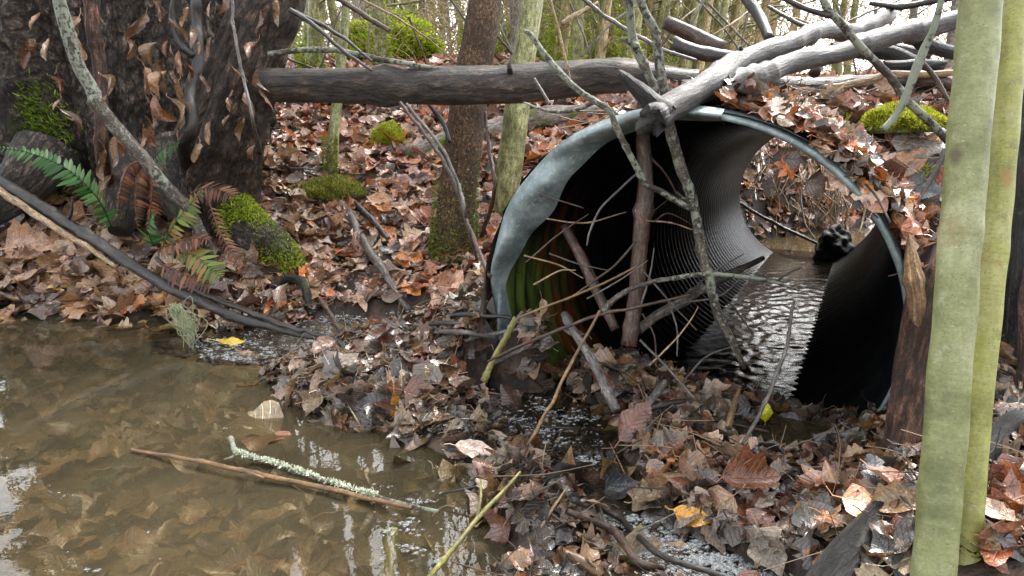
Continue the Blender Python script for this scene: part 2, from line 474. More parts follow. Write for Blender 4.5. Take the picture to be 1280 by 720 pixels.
def tube(path, rad, seg=8, rfunc=None, cap=True, rough_end=0.0, lump=0.0, seed=0):
    """path (n,3), rad (n,) -> verts, quads, tris, uv. Seam faces away (+Y)."""
    path = np.asarray(path, float)
    n = len(path)
    rad = np.broadcast_to(np.asarray(rad, float), (n,))
    tan = np.gradient(path, axis=0)
    tan /= np.linalg.norm(tan, axis=1)[:, None] + 1e-12
    ref = np.array([0.02, 1, .05])
    nrm = np.zeros((n, 3))
    a = ref - tan[0] * (ref @ tan[0])
    if np.linalg.norm(a) < .15:
        ref = np.array([0, 0, -1.0])
        a = ref - tan[0] * (ref @ tan[0])
    for i in range(n):
        a = a - tan[i] * (a @ tan[i])
        a /= np.linalg.norm(a) + 1e-12
        nrm[i] = a
    bn = np.cross(tan, nrm)
    th = np.linspace(0, 2 * np.pi, seg + 1)
    L = np.concatenate([[0], np.cumsum(np.linalg.norm(np.diff(path, axis=0), axis=1))])
    rr = np.repeat(rad[:, None], seg + 1, 1)
    if lump:
        r2 = np.random.default_rng(seed + 11)
        k = np.zeros_like(rr)
        sc = 1 / max(rad.mean(), 1e-4)
        for j in range(7):
            fr, ph, w, m_ = r2.uniform(.15, 1.4), r2.uniform(0, 6.28), r2.uniform(.4, 1), r2.integers(0, 4)
            k += w * np.sin(fr * L[:, None] * sc + m_ * th[None] + ph)
        rr = rr * (1 + lump * k / 3)
    if rfunc is not None:
        rr = rr * rfunc(th[None, :], L[:, None])
    V = path[:, None] + rr[..., None] * (np.cos(th)[None, :, None] * nrm[:, None] + np.sin(th)[None, :, None] * bn[:, None])
    if rough_end:
        r3 = np.random.default_rng(seed + 5)
        for e, s in ((0, -1), (n - 1, 1)):
            off = r3.uniform(-.2, 1, seg + 1) * rough_end
            off[-1] = off[0]
            V[e] += off[:, None] * tan[e] * s
    uv = np.stack(np.broadcast_arrays(th[None] * max(rad.mean(), 1e-4), L[:, None]), -1)
    idx = np.arange(n * (seg + 1)).reshape(n, seg + 1)
    q = np.stack([idx[:-1, :-1], idx[:-1, 1:], idx[1:, 1:], idx[1:, :-1]], -1).reshape(-1, 4)
    V = V.reshape(-1, 3)
    uv = uv.reshape(-1, 2)
    t = []
    if cap:
        for e, flip in ((0, 0), (n - 1, 1)):
            cidx = len(V)
            V = np.vstack([V, path[e] - tan[e] * (rad[e] * .25) * (1 if e else -1)])
            uv = np.vstack([uv, uv[idx[e, 0]]])
            r_ = idx[e]
            tt = np.stack([np.full(seg, cidx), r_[1:], r_[:-1]], -1)
            t.append(tt[:, ::-1] if flip else tt)
    return V, q, (np.concatenate(t) if t else None), uv


# ------------------------------------------------------------------ the culvert axis and the ground
C0 = np.array([.4115, 1.7157, .2433])
C1 = np.array([2.1194, 5.2476, .1275])
PR = .48
AX = (C1 - C0)
PLEN = np.linalg.norm(AX)
AX = AX / PLEN
SIDE = np.cross(AX, [0, 0, 1.0])
SIDE /= np.linalg.norm(SIDE)
PUP = np.cross(SIDE, AX)
yw, pt = R_(24.734), R_(11.145)
NCUT = np.array([math.sin(yw) * math.cos(pt), math.cos(yw) * math.cos(pt), math.sin(pt)])
ah = AX[:2] / np.linalg.norm(AX[:2])
WATER = 0.0


def st(x, y):
    dx, dy = x - C0[0], y - C0[1]
    return dx * ah[1] - dy * ah[0], dx * ah[0] + dy * ah[1]


class TPS:
    def __init__(s, pts):
        P = np.asarray(pts, float)
        s.X = P[:, :2]
        n = len(P)
        K = np.sqrt(((s.X[:, None] - s.X[None]) ** 2).sum(-1) + 1e-6)
        A = np.zeros((n + 3, n + 3))
        A[:n, :n] = K - np.eye(n) * .02
        Q = np.hstack([np.ones((n, 1)), s.X])
        A[:n, n:] = Q
        A[n:, :n] = Q.T
        b = np.concatenate([P[:, 2], np.zeros(3)])
        s.w = np.linalg.lstsq(A, b, rcond=None)[0]

    def __call__(s, x, y):
        x, y = np.broadcast_arrays(np.asarray(x, float), np.asarray(y, float))
        sh = x.shape
        p = np.stack([x.ravel(), y.ravel()], -1)
        out = np.empty(len(p))
        for i in range(0, len(p), 20000):
            d = np.sqrt(((p[i:i + 20000, None] - s.X[None]) ** 2).sum(-1) + 1e-6)
            out[i:i + 20000] = d @ s.w[:-3] + s.w[-3] + p[i:i + 20000] @ s.w[-2:]
        return out.reshape(sh)


def plane_pt(px, py, y0, sl):
    r = ray(px, py)
    k = -r[2] / r[1]
    Y = (CAMZ + sl * y0) / (sl + k)
    d = Y / r[1]
    P = CAM + r * d
    return (P[0], P[1], P[2])


ctl = []
for px, py, z in [
    # pool bed
    (50, 440, -.09), (50, 520, -.14), (50, 620, -.16), (50, 720, -.16), (200, 440, -.08), (200, 520, -.14), (200, 620, -.16), (200, 720, -.16),
    (340, 580, -.13), (340, 680, -.15), (440, 620, -.11), (470, 690, -.12), (300, 500, -.08), (380, 560, -.09), (-200, 460, -.12), (-200, 600, -.16), (-200, 720, -.16),
    (520, 610, -.08), (530, 660, -.08), (560, 720, -.08), (480, 580, -.07), (420, 560, -.05), (250, 430, -.06),
    # shore
    (-200, 392, .01), (-100, 392, .01), (0, 393, .012), (60, 394, .012), (120, 394, .012), (180, 396, .012), (230, 396, .02), (280, 398, .02), (330, 402, .03),
    (372, 398, .03), (392, 382, .03), (420, 374, .02), (470, 376, .02), (520, 380, .015), (560, 388, .02), (590, 400, .03),
    # inlet and channel behind the dam
    (300, 425, -.04), (350, 425, -.04), (400, 405, -.04), (450, 395, -.04), (500, 400, -.04), (540, 408, -.03), (580, 432, -.03), (605, 455, -.03),
    (650, 480, -.035), (690, 495, -.035), (680, 520, -.03), (720, 545, -.025), (735, 580, -.03), (760, 620, -.03), (800, 660, -.03), (850, 690, -.03), (900, 705, -.03), (800, 715, -.04), (720, 700, -.01),
    # leaf dam
    (330, 466, .01), (380, 468, .035), (430, 450, .01), (480, 442, .0), (540, 440, .0), (480, 428, -.02), (520, 430, -.02), (560, 434, -.02), (590, 440, -.02), (610, 448, -.01), (520, 448, .01), (560, 452, .01), (590, 462, .01), (430, 472, .045), (500, 465, .05), (550, 462, .04), (400, 490, .05), (450, 490, .06), (510, 490, .065), (560, 480, .055), (590, 510, .05),
    (360, 510, .00), (420, 530, .01), (490, 540, .025), (550, 545, .03), (600, 550, .04), (630, 580, .05), (660, 600, .05), (600, 600, -.02), (640, 640, .045), (670, 650, .055), (680, 690, .05), (630, 690, .0), (650, 730, .03),
    (700, 620, .04), (720, 650, .03),
    # right debris
    (770, 530, .03), (800, 550, .05), (790, 600, .03), (850, 590, .045), (900, 605, .035), (930, 625, .05), (860, 640, .04), (910, 660, .045), (970, 660, .05), (1000, 690, .05), (1050, 640, .04), (1080, 680, .08),
    (1120, 640, .13), (1150, 700, .12), (1230, 640, .14), (1260, 560, .17), (1300, 700, .15), (1400, 600, .2),
    # little pool before the mouth
    (970, 550, -.05), (1020, 555, -.05), (1070, 560, -.05), (1085, 575, -.04), (940, 560, -.02), (1000, 580, -.04), (1122, 540, .12), (1100, 508, .13),
    # lip of the mouth
    (760, 490, .06), (820, 512, .05), (880, 515, .04), (950, 512, .03), (1010, 508, .04), (1080, 490, .13),
    (740, 440, .13), (690, 398, .19), (650, 380, .22), (618, 374, .21), (780, 468, .09), (600, 385, .13), (700, 450, .07), (640, 430, .05), (800, 490, .06),
]:
    P = onz(px, py, z)
    ctl.append((P[0], P[1], z))
for X in (-2, -1, 0, 1.2):
    ctl.append((X, .5, -.16 if X < .3 else .1))
    ctl.append((X, -2, -.1 if X < .3 else .25))
slope = []
for px in (-500, -150, 40, 160, 300):
    for py in (370, 330, 280, 240):
        slope.append(plane_pt(px, py, 2.63, .62))
    for Y, z in ((4.0, .66), (5.2, .95), (7, 1.1)):
        slope.append(((px - 640) / FPX * Y, Y, z))
for px in (400, 480, 560):
    for py in (350, 300, 240, 180, 130, 100):
        slope.append(plane_pt(px, py, 2.62, .38))
for px in (620,):
    for py in (300, 240, 180, 130):
        slope.append(plane_pt(px, py, 2.62, .38))
for X in (-4, -2, 0):
    for Y, z in ((6.2, 1.05), (9, 1.2), (14, 1.3), (30, 1.7), (80, 3)):
        slope.append((X * Y / 6, Y, z))
front_ctl = ctl + slope + [(1.1, 1.75, .30), (1.0, 1.55, .16), (1.25, 1.6, .34), (1.6, 1.4, .32), (1.5, 2.0, .52)]
over_ctl = slope + [(.6, 2.4, .73), (1.0, 2.45, .75), (1.5, 2.5, .76), (.75, 2.0, .71), (1.1, 2.0, .66), (1.3, 2.1, .66), (1.15, 1.75, .40), (1.05, 1.6, .26), (1.5, 1.9, .5),
                    (1.3, 1.65, .38), (1.8, 1.6, .42), (2.2, 2.2, .72), (.25, 2.2, .5), (.1, 2.5, .35), (-.1, 2.45, .1), (.2, 2.9, .36), (.5, 3.2, .5), (1.2, 3.2, .76), (2, 3.2, .8), (3, 3, .85),
                    (1, 4.5, .82), (2, 4.5, .85), (3, 4.5, .9), (1.5, 6, .9), (3, 6, .9), (5, 6, 1), (3, 9, 1.0), (8, 9, 1.2), (3, 14, 1.2), (6, 30, 1.6), (20, 40, 2.2), (15, 80, 3), (-15, 40, 2)]
F_front, F_over = TPS(front_ctl), TPS(over_ctl)


def seg_dist(x, y, P):
    d = np.full(np.shape(x), 9.0)
    for (ax_, ay_), (bx_, by_) in zip(P[:-1], P[1:]):
        ux, uy = bx_ - ax_, by_ - ay_
        k = np.clip(((x - ax_) * ux + (y - ay_) * uy) / (ux * ux + uy * uy + 1e-12), 0, 1)
        d = np.minimum(d, np.hypot(x - ax_ - k * ux, y - ay_ - k * uy))
    return d


xy = lambda L: [tuple(onz(a, b, 0)[:2]) for a, b in L]
BEDS = [(xy([(200, 440), (300, 432), (380, 424), (440, 406), (500, 402), (550, 408), (600, 422)]), .17), (xy([(540, 402), (590, 435), (625, 462)]), .07),
        (xy([(605, 455), (640, 480), (672, 500), (705, 530)]), .16), (xy([(700, 520), (728, 560), (745, 600)]), .10), (xy([(745, 600), (770, 640), (800, 672), (860, 700), (950, 735)]), .06),
        (xy([(965, 552), (1020, 562), (1058, 564)]), .115), (xy([(490, 590), (540, 640), (590, 710)]), .085)]


def bed_mask(x, y):
    m = np.zeros(np.shape(x))
    for P, w in BEDS:
        d = seg_dist(x, y, P) + .014 * np.sin(37 * x + 2) * np.sin(33 * y)
        m = np.maximum(m, 1 - sstep(w * .55, w * 1.25, d))
    return m
TL = 3.92


def ground(x, y, detail=True):
    """height, layer (0 front, 1 over the culvert, 2 downstream trench)"""
    x, y = np.broadcast_arrays(np.asarray(x, float), np.asarray(y, float))
    s, t = st(x, y)
    hf, ho = F_front(x, y), F_over(x, y)
    tm = (x - C0[0]) * NCUT[0] + (y - C0[1]) * NCUT[1] + NCUT[2] * (.62 - C0[2])
    tm = tm / np.linalg.norm(NCUT[:2])
    cor = np.abs(s) < PR + .04
    axz = C0[2] + (C1[2] - C0[2]) * np.clip(t / PLEN, 0, 1)
    ptop = axz + np.sqrt(np.maximum((PR + .03) ** 2 - s ** 2, 0)) + .004
    ho2 = np.where(cor & (t < TL + .05), np.maximum(ho, ptop), ho)
    w = sstep(-.22, .12, tm)
    h = np.where(cor & (t < TL), np.where(tm > .015, ho2, hf), hf * (1 - w) + ho2 * w)
    lay = np.where(cor, np.where(tm > .015, 1, 0), 1)
    # trench downstream
    u = t - TL
    d = np.abs(s - .62 * np.maximum(u, 0) ** 1.15) - .60
    lowb = np.minimum(ho, .48 + .10 * np.maximum(u - 2.5, 0) + 1.2 * np.maximum(-s - 1.1, 0))
    tr = -.5 + sstep(-.05, .8, d) * (lowb + .5)
    k = sstep(-.02, .12, u) * (1 - sstep(6, 10, u)) * (1 - sstep(5, 7, s))
    tre = np.where(cor, np.where(u > .01, tr, h), h * (1 - k) + tr * k)
    h2 = np.where(u > -.05, np.minimum(tre, np.where(u > .01, h + 0, h)), h)
    lay = np.where(cor & (u > .01), 2, lay)
    bm = np.where((y < 3) & (h2 < .3), bed_mask(x, y) * (1 - sstep(.07, .13, h2)), 0)
    h2 = h2 * (1 - bm) + np.minimum(h2, -.045) * bm
    if detail:
        n = .012 * np.sin(9 * x + 3 * np.sin(7 * y)) * np.sin(8 * y + 2.3 * np.sin(6 * x)) + .006 * np.sin(23 * x + 2 * np.sin(19 * y)) * np.sin(21 * y + 1.3)
        far = sstep(3, 9, y)
        n = n * (.7 + 1.5 * far) + far * .08 * np.sin(1.7 * x + 1) * np.sin(1.3 * y)
        wet = sstep(-.02, .03, h2)
        h2 = h2 + n * (.35 + .65 * wet)
    return h2, lay


def H(x, y):
    return float(ground(x, y)[0])


def G(px, py, lift=0.0):
    r = ray(px, py)
    ds = np.concatenate([np.arange(.9, 4, .012), np.arange(4, 14, .05)])
    P = CAM + ds[:, None] * r
    h, _ = ground(P[:, 0], P[:, 1])
    b = np.nonzero(P[:, 2] < np.maximum(h, -9) + lift)[0]
    i = b[0] if len(b) else len(ds) - 1
    return CAM + r * (ds[i] - (.006 if ds[i] < 4 else 0))


def axis_spacing(lo, dlo, dhi, hi, fine, g=1.13):
    a = list(np.arange(dlo, dhi, fine))
    st_, x = fine, dhi
    while x < hi:
        a.append(x)
        st_ *= g
        x += st_
    a.append(hi)
    st_, x = fine * g, dlo - fine
    pre = []
    while x > lo:
        pre.append(x)
        st_ *= g
        x -= st_
    pre.append(lo)
    return np.array(pre[::-1] + a)


gx = axis_spacing(-90, -2.4, 2.6, 90, .022)
gy = axis_spacing(-6, .8, 3.0, 120, .022, 1.03)
XX, YY = np.meshgrid(gx, gy)
HH, LL = ground(XX, YY)
nx, ny = len(gx), len(gy)
idx = np.arange(nx * ny).reshape(ny, nx)
quads = np.stack([idx[:-1, :-1], idx[:-1, 1:], idx[1:, 1:], idx[1:, :-1]], -1).reshape(-1, 4)
lay = LL.ravel()[quads]
fx, fy = XX.ravel()[quads].mean(1), YY.ravel()[quads].mean(1)
fs, ft = st(fx, fy)
bad = (lay.max(1) != lay.min(1)) & (np.abs(fs) < PR + .02)
# keep the hole of the mouth and of the outlet only
quads = quads[~bad]
zq = HH.ravel()[quads].mean(1)
fmat = ((zq < -.03) & (fy[~bad] < 3)).astype(int)
me = mesh_np('ground', np.stack([XX, YY, HH], -1).reshape(-1, 3), quads, None, None, [M['soil'], M['bed']], True, fmat)
tag(link('ground', me), kind='structure')

# silt inside the mouth
ss, tt = np.meshgrid(np.linspace(-.50, .50, 60), np.linspace(-.30, .9, 70))
sx = C0[0] + ss * ah[1] + tt * ah[0]
sy = C0[1] - ss * ah[0] + tt * ah[1]
def FF(x, y):
    f = F_front(x, y)
    m = bed_mask(x, y) * (1 - sstep(.07, .13, f))
    return f * (1 - m) + np.minimum(f, -.045) * m


capz = lambda s_: .10 + .12 * np.abs(s_) + .35 * np.maximum(-s_ - .15, 0) + .25 * np.maximum(s_ - .15, 0)
fh = FF(sx, sy)
wv = sstep(-.02, .55, tt)
barrel_z = C0[2] - np.sqrt(np.maximum((PR - .012) ** 2 - ss ** 2, .0))
sz = np.minimum(fh, capz(ss)) * (1 - wv) + (-.23) * wv + .004
sz += .008 * np.sin(31 * ss + 2) * np.sin(27 * tt)
sz = np.where(tt < -.05, fh + .003 - .02 * sstep(.46, .5, np.abs(ss)), sz)
ii = np.arange(sz.size).reshape(sz.shape)
qq = np.stack([ii[:-1, :-1], ii[:-1, 1:], ii[1:, 1:], ii[1:, :-1]], -1).reshape(-1, 4)
tag(link('silt', mesh_np('silt', np.stack([sx, sy, sz], -1).reshape(-1, 3), qq, None, None, [M['soil']])), kind='structure')


# ------------------------------------------------------------------ water


def inpoly(x, y, poly):
    r = np.zeros(np.shape(x), bool)
    j = len(poly) - 1
    for i in range(len(poly)):
        xi, yi, xj, yj = *poly[i], *poly[j]
        c = ((yi > y) != (yj > y)) & (x < (xj - xi) * (y - yi) / (yj - yi + 1e-12) + xi)
        r ^= c
        j = i
    return r


chan_px = [(190, 418), (270, 408), (345, 405), (400, 372), (560, 372), (610, 420), (700, 460), (770, 540), (790, 610), (880, 660), (960, 715), (900, 745), (700, 745), (690, 660), (715, 610), (640, 545), (590, 480), (540, 415), (440, 430), (340, 456), (270, 456), (190, 440)]
chan = [tuple(onz(a, b, 0)[:2]) for a, b in chan_px]
wx = np.arange(-3.2, 1.9, .015)
wy = np.arange(.5, 2.85, .015)
WX, WY = np.meshgrid(wx, wy)
wi = np.arange(WX.size).reshape(WX.shape)
wq = np.stack([wi[:-1, :-1], wi[:-1, 1:], wi[1:, 1:], wi[1:, :-1]], -1).reshape(-1, 4)
cx, cy = WX.ravel()[wq].mean(1), WY.ravel()[wq].mean(1)
gh, _ = ground(cx, cy)
ws, wt = st(cx, cy)
gh = np.where((np.abs(ws) < .5) & (wt > -.4) & (wt < .2), FF(cx, cy), gh)
ok = (gh < .03) & ~((np.abs(ws) < .55) & (wt > .10)) & (wt < .2)
inch = inpoly(cx, cy, chan)
soft = np.zeros(WX.shape)


def wave(x, y, k, seed):
    r = np.random.default_rng(seed)
    o = np.zeros(np.shape(x))
    for i in range(14):
        a = r.uniform(0, 6.28)
        f = k * r.uniform(.6, 1.8)
        o += np.sin(f * (x * np.cos(a) + y * np.sin(a)) + r.uniform(0, 6.28) + 1.2 * np.sin(f * .37 * (y * np.cos(a) - x * np.sin(a)) + i))
    return o / 5


WZ = .0016 * wave(WX, WY, 42, 3)


def sub(verts, q):
    u, inv = np.unique(q, return_inverse=True)
    return verts[u], inv.reshape(q.shape)


vv = np.stack([WX, WY, WZ * .05], -1).reshape(-1, 3)
v_, q_ = sub(vv, wq[ok & ~inch])
tag(link('pool_water', mesh_np('pool_water', v_, q_, None, None, [M['pool']])), kind='structure')
edge = np.clip(WZ, -1, 1)
vv = np.stack([WX, WY, .003 + edge * 3.6], -1).reshape(-1, 3)
v_, q_ = sub(vv, wq[ok & inch])
tag(link('stream_water', mesh_np('stream_water', v_, q_, None, None, [M['stream']])), kind='structure')
# water in the culvert
PS, PT = np.meshgrid(np.linspace(-.30, .30, 90), np.linspace(.02, PLEN + .12, 520))
pz = C0[2] + (C1[2] - C0[2]) * PT / PLEN - .428
rip = .0014 * wave(PS * 24, PT * 14, 2.6, 9) + .00045 * wave(PS * 70, PT * 40, 2.2, 12)
rip = rip * (.35 + .9 * sstep(-.8, .9, wave(PS * 9, PT * 5, 1.0, 31))) + .0003 * wave(PS * 90, PT * 30, 1.6, 77)
pz = pz + rip
px_, py_ = C0[0] + PS * ah[1] + PT * ah[0], C0[1] - PS * ah[0] + PT * ah[1]
ii = np.arange(pz.size).reshape(pz.shape)
qq = np.stack([ii[:-1, :-1], ii[:-1, 1:], ii[1:, 1:], ii[1:, :-1]], -1).reshape(-1, 4)
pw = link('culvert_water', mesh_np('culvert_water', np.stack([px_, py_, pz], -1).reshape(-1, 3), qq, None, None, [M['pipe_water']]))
tag(pw, kind='structure')
g = Geo()
DX, DY = np.meshgrid(np.linspace(0, 7, 140), np.linspace(4.6, 12, 140))
ds_, dt_ = st(DX, DY)
ii = np.arange(DX.size).reshape(DX.shape)
qq = np.stack([ii[:-1, :-1], ii[:-1, 1:], ii[1:, 1:], ii[1:, :-1]], -1).reshape(-1, 4)
kc = (dt_.ravel()[qq].mean(1) > PLEN + .05) & (ground(DX.ravel()[qq].mean(1), DY.ravel()[qq].mean(1))[0] < -.25)
v_, q_ = sub(np.stack([DX, DY, DX * 0 - .335], -1).reshape(-1, 3), qq[kc])
tag(link('downstream_water', mesh_np('downstream_water', v_, q_, None, None, [M['down_water']])), kind='structure')

# ------------------------------------------------------------------ culvert
culvert = empty('culvert', C0, 'corrugated steel culvert pipe under the leafy bank with a bent galvanised lip', 'culvert')


def pipe_mat():
    m, nt = new_mat('stained culvert lining')
    ob = N(nt, 'ShaderNodeTexCoord').outputs['Object']
    uv = N(nt, 'ShaderNodeTexCoord').outputs['UV']      # u angle 0..1, v metres along
    sp = N(nt, 'ShaderNodeSeparateXYZ', {'Vector': uv})
    f = noise(nt, ob, 12, 6, .7)
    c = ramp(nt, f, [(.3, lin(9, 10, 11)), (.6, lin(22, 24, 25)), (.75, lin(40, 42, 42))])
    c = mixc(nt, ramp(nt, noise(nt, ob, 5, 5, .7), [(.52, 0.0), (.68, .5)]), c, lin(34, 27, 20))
    near = ramp(nt, mth(nt, 'DIVIDE', sp.outputs[1], .6), [(.35, 1.0), (.9, 0.0)])
    left = ramp(nt, sp.outputs[0], [(.44, 0.0), (.49, 1.0), (.60, 1.0), (.66, 0.0)])
    st_ = noise(nt, scaled(nt, uv, (14, 22, 1)), 1.0, 4, .6)
    algae = mth(nt, 'MULTIPLY', mth(nt, 'MULTIPLY', near, left), ramp(nt, st_, [(.38, .15), (.6, .9)]))
    c = mixc(nt, algae, c, mixc(nt, f, lin(84, 104, 46), lin(122, 138, 66)))
    rz = mth(nt, 'MULTIPLY', ramp(nt, mth(nt, 'DIVIDE', sp.outputs[1], .6), [(.32, 0.0), (.48, 1.0), (.75, 1.0), (.95, 0.0)]), ramp(nt, sp.outputs[0], [(.40, 0.0), (.45, 1.0), (.58, 1.0), (.62, 0.0)]))
    rust = mth(nt, 'MULTIPLY', rz, ramp(nt, noise(nt, scaled(nt, uv, (10, 16, 1)), 1.0, 4, .65), [(.47, 0.0), (.56, 1.0)]))
    c = mixc(nt, mth(nt, 'MULTIPLY', rust, .6), c, lin(130, 58, 32))
    deep = ramp(nt, mth(nt, 'DIVIDE', sp.outputs[1], 3.0), [(.35, 0.0), (.7, 1.0)])
    rgh = mth(nt, 'SUBTRACT', ramp(nt, f, [(.3, .62), (.7, .75)]), mth(nt, 'MULTIPLY', deep, .32))
    finish(nt, c, rgh, noise(nt, ob, 60, 4), .4, .003, mth(nt, 'ADD', .04, mth(nt, 'MULTIPLY', deep, .18)))
    return m


M['pipe'] = pipe_mat()
na, nt_ = 112, 330
th = np.linspace(0, 2 * np.pi, na + 1)
dirs = np.cos(th)[:, None] * SIDE + np.sin(th)[:, None] * PUP


def ringpt(rad, t):
    return C0 + rad[..., None] * dirs[None] + t[..., None] * AX


t0 = -(PR * (dirs @ NCUT)) / (AX @ NCUT)
Tm = t0[None] + (PLEN - t0[None]) * np.linspace(0, 1, nt_)[:, None]
hel = 2 * np.pi * (Tm / .066)
inner = ringpt(PR + .0055 * np.sin(hel) * sstep(.0, .03, Tm - t0[None]), Tm)
uvp = np.stack(np.broadcast_arrays(th[None] / (2 * np.pi), Tm - t0[None] * 1.0), -1).reshape(-1, 2)
ii = np.arange(nt_ * (na + 1)).reshape(nt_, na + 1)
qi = np.stack([ii[:-1, :-1], ii[:-1, 1:], ii[1:, 1:], ii[1:, :-1]], -1).reshape(-1, 4)
gp = Geo().add(inner.reshape(-1, 3), qi, None, uvp)
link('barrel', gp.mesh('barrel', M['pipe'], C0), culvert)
# outer wall with the rim that joins it to the lining
no = 160
To = t0[None] + (PLEN - t0[None]) * np.linspace(0, 1, no)[:, None]
outer = ringpt(PR + .016 + .006 * np.sin(2 * np.pi * To / .104), To - .0)
ii = np.arange(no * (na + 1)).reshape(no, na + 1)
qo = np.stack([ii[:-1, :-1], ii[1:, :-1], ii[1:, 1:], ii[:-1, 1:]], -1).reshape(-1, 4)
link('outer_wall', Geo().add(outer.reshape(-1, 3), qo).mesh('outer_wall', M['galv'], C0), culvert)
prof = [(-.002, .003), (-.002, -.003), (.002, -.006), (.008, -.005), (.011, 0), (.017, .03)]
rim = np.stack([ringpt(np.full(na + 1, PR + a)[None], (t0 + b)[None])[0] for a, b in prof])
ii = np.arange(len(prof) * (na + 1)).reshape(len(prof), na + 1)
qr = np.stack([ii[:-1, :-1], ii[1:, :-1], ii[1:, 1:], ii[:-1, 1:]], -1).reshape(-1, 4)
link('rim', Geo().add(rim.reshape(-1, 3), qr).mesh('rim', M['galv'], C0), culvert)
# bent lip on the upper left
nl, nw = 90, 12
tl = np.linspace(R_(80), R_(194), nl)
f = np.linspace(0, 1, nl)
wid = .003 + .062 * np.exp(-((f - .53) / .21) ** 2) + .010 * np.abs(np.sin(f * 7.5)) * (f < .95) + .0025 * np.sin(f * 37)
dl = np.cos(tl)[:, None] * SIDE + np.sin(tl)[:, None] * PUP
tl0 = -(PR * (dl @ NCUT)) / (AX @ NCUT)
lipv = []
for j, k in enumerate(np.linspace(0, 1, nw)):
    rad = PR + .022 - (wid + .022) * k
    tt_ = tl0 - .012 - .045 * np.sin(np.pi * min(k * .9 + .05, 1)) * (.55 + .45 * np.abs(np.sin(f * 6.5 + k * 1.2))) + .025 * k + .006 * np.sin(f * 29 + k * 5)
    lipv.append(C0 + rad[:, None] * dl + tt_[:, None] * AX)
lipv = np.stack(lipv)
back = lipv + AX * .004
ii = np.arange(nw * nl).reshape(nw, nl)
ql = np.stack([ii[:-1, :-1], ii[:-1, 1:], ii[1:, 1:], ii[1:, :-1]], -1).reshape(-1, 4)
gl = Geo().add(lipv.reshape(-1, 3), ql).add(back.reshape(-1, 3), ql[:, ::-1])
link('bent_lip', gl.mesh('bent_lip', M['galv'], C0), culvert)

# ------------------------------------------------------------------ leaves: prototypes


def leaf_proto(kind, seed):
    r = np.random.default_rng(seed)
    if kind == 'maple':
        n, k = 40, 4
        a = np.linspace(-math.pi, math.pi, n + 1)
        lob = .30 + .20 * np.abs(np.cos(a * 2.5)) ** 1.4 + .06 * np.cos(a) + .025 * np.cos(15 * a)
        lob = lob * (1 - .55 * np.exp(-((np.abs(a) - math.pi) / .35) ** 2))
        V, UVs = [[.38, 0, 0]], [[.0, .5]]
        for j in range(1, k + 1):
            for i in range(n):
                rr = lob[i] * j / k * 1.2
                V.append([.38 + rr * math.cos(a[i]), rr * math.sin(a[i]), 0])
                UVs.append([j / k * .8, .5 + .5 * (((a[i] * 2.5 / math.pi + .5) % 1) - .5) * (j / k)])
        q = []
        for j in range(1, k):
            for i in range(n):
                p, s = 1 + (j - 1) * n, 1 + j * n
                q.append([p + i, s + i, s + (i + 1) % n, p + (i + 1) % n])
        for i in range(0, n, 2):
            q.append([0, 1 + i, 1 + (i + 1) % n, 1 + (i + 2) % n])
        V = np.array(V, float)
    else:
        n = 18 if kind == 'oak' else 10
        u = np.linspace(0, 1, n + 1)
        if kind == 'oval':
            w = .30 * np.sin(np.pi * u ** .85) ** .8
        elif kind == 'heart':
            w = .42 * np.sin(np.pi * u ** .62) ** .85 * (1 - .25 * u)
        elif kind == 'lance':
            w = .17 * np.sin(np.pi * u ** .9) ** .9
        elif kind == 'oak':
            env = .32 * np.sin(np.pi * u ** .95) ** .6
            w = env * (.74 + .26 * np.cos(2 * np.pi * u * 4.2 + 2.6))
        w = np.maximum(w, .006)
        w[0], w[-1] = .008, .004
        cv = np.array([-1, -.5, 0, .5, 1])
        wob = 1 + .12 * r.normal(size=(n + 1, 2))
        V, UVs = [], []
        for i in range(n + 1):
            for c in cv:
                V.append([u[i] + (.03 * abs(c) if kind == 'oak' else 0), c * w[i] * wob[i, int(c > 0)], 0])
                UVs.append([u[i], .5 + .5 * c * min(1, w[i] / .3 + .15)])
        ix = np.arange((n + 1) * 5).reshape(n + 1, 5)
        q = np.stack([ix[:-1, :-1], ix[1:, :-1], ix[1:, 1:], ix[:-1, 1:]], -1).reshape(-1, 4).tolist()
        V = np.array(V, float)
    # curl
    if kind == 'maple':
        V[:, :2] *= .75
    x, y = V[:, 0], V[:, 1]
    fold, cu, cv_, tw = r.uniform(-.05, .3), r.normal(0, .4), r.normal(.4, 1.2), r.normal(0, .4)
    z = fold * np.abs(y) + cu * (x - .5) ** 2 + cv_ * y * y + tw * y * (x - .4)
    for i in range(4):
        fr = r.uniform(4, 13)
        a_ = r.uniform(0, 6.28)
        z += .035 * np.sin(fr * (x * math.cos(a_) + y * math.sin(a_)) + r.uniform(0, 6)) * (np.abs(y) * 4 + .2)
    V[:, 2] = z
    # petiole
    b = len(V)
    z0 = z[np.argmin(np.abs(x) + np.abs(y))] if kind != 'maple' else 0
    x0 = 0.0 if kind != 'maple' else .15
    L = r.uniform(.15, .4)
    pts = [[x0 + .02, 0, z0 + .002], [x0 - L * .5, r.normal(0, .03), z0 + r.normal(0, .03)], [x0 - L, r.normal(0, .07), z0 + r.normal(0, .05)]]
    pv = []
    for p in pts:
        pv += [[p[0], p[1] - .009, p[2]], [p[0], p[1] + .009, p[2] + .004]]
    V = np.vstack([V, pv])
    UVs += [[.5, .5]] * 6
    q += [[b, b + 1, b + 3, b + 2], [b + 2, b + 3, b + 5, b + 4]]
    return V - [.45, 0, 0], np.array(q), np.array(UVs, float)


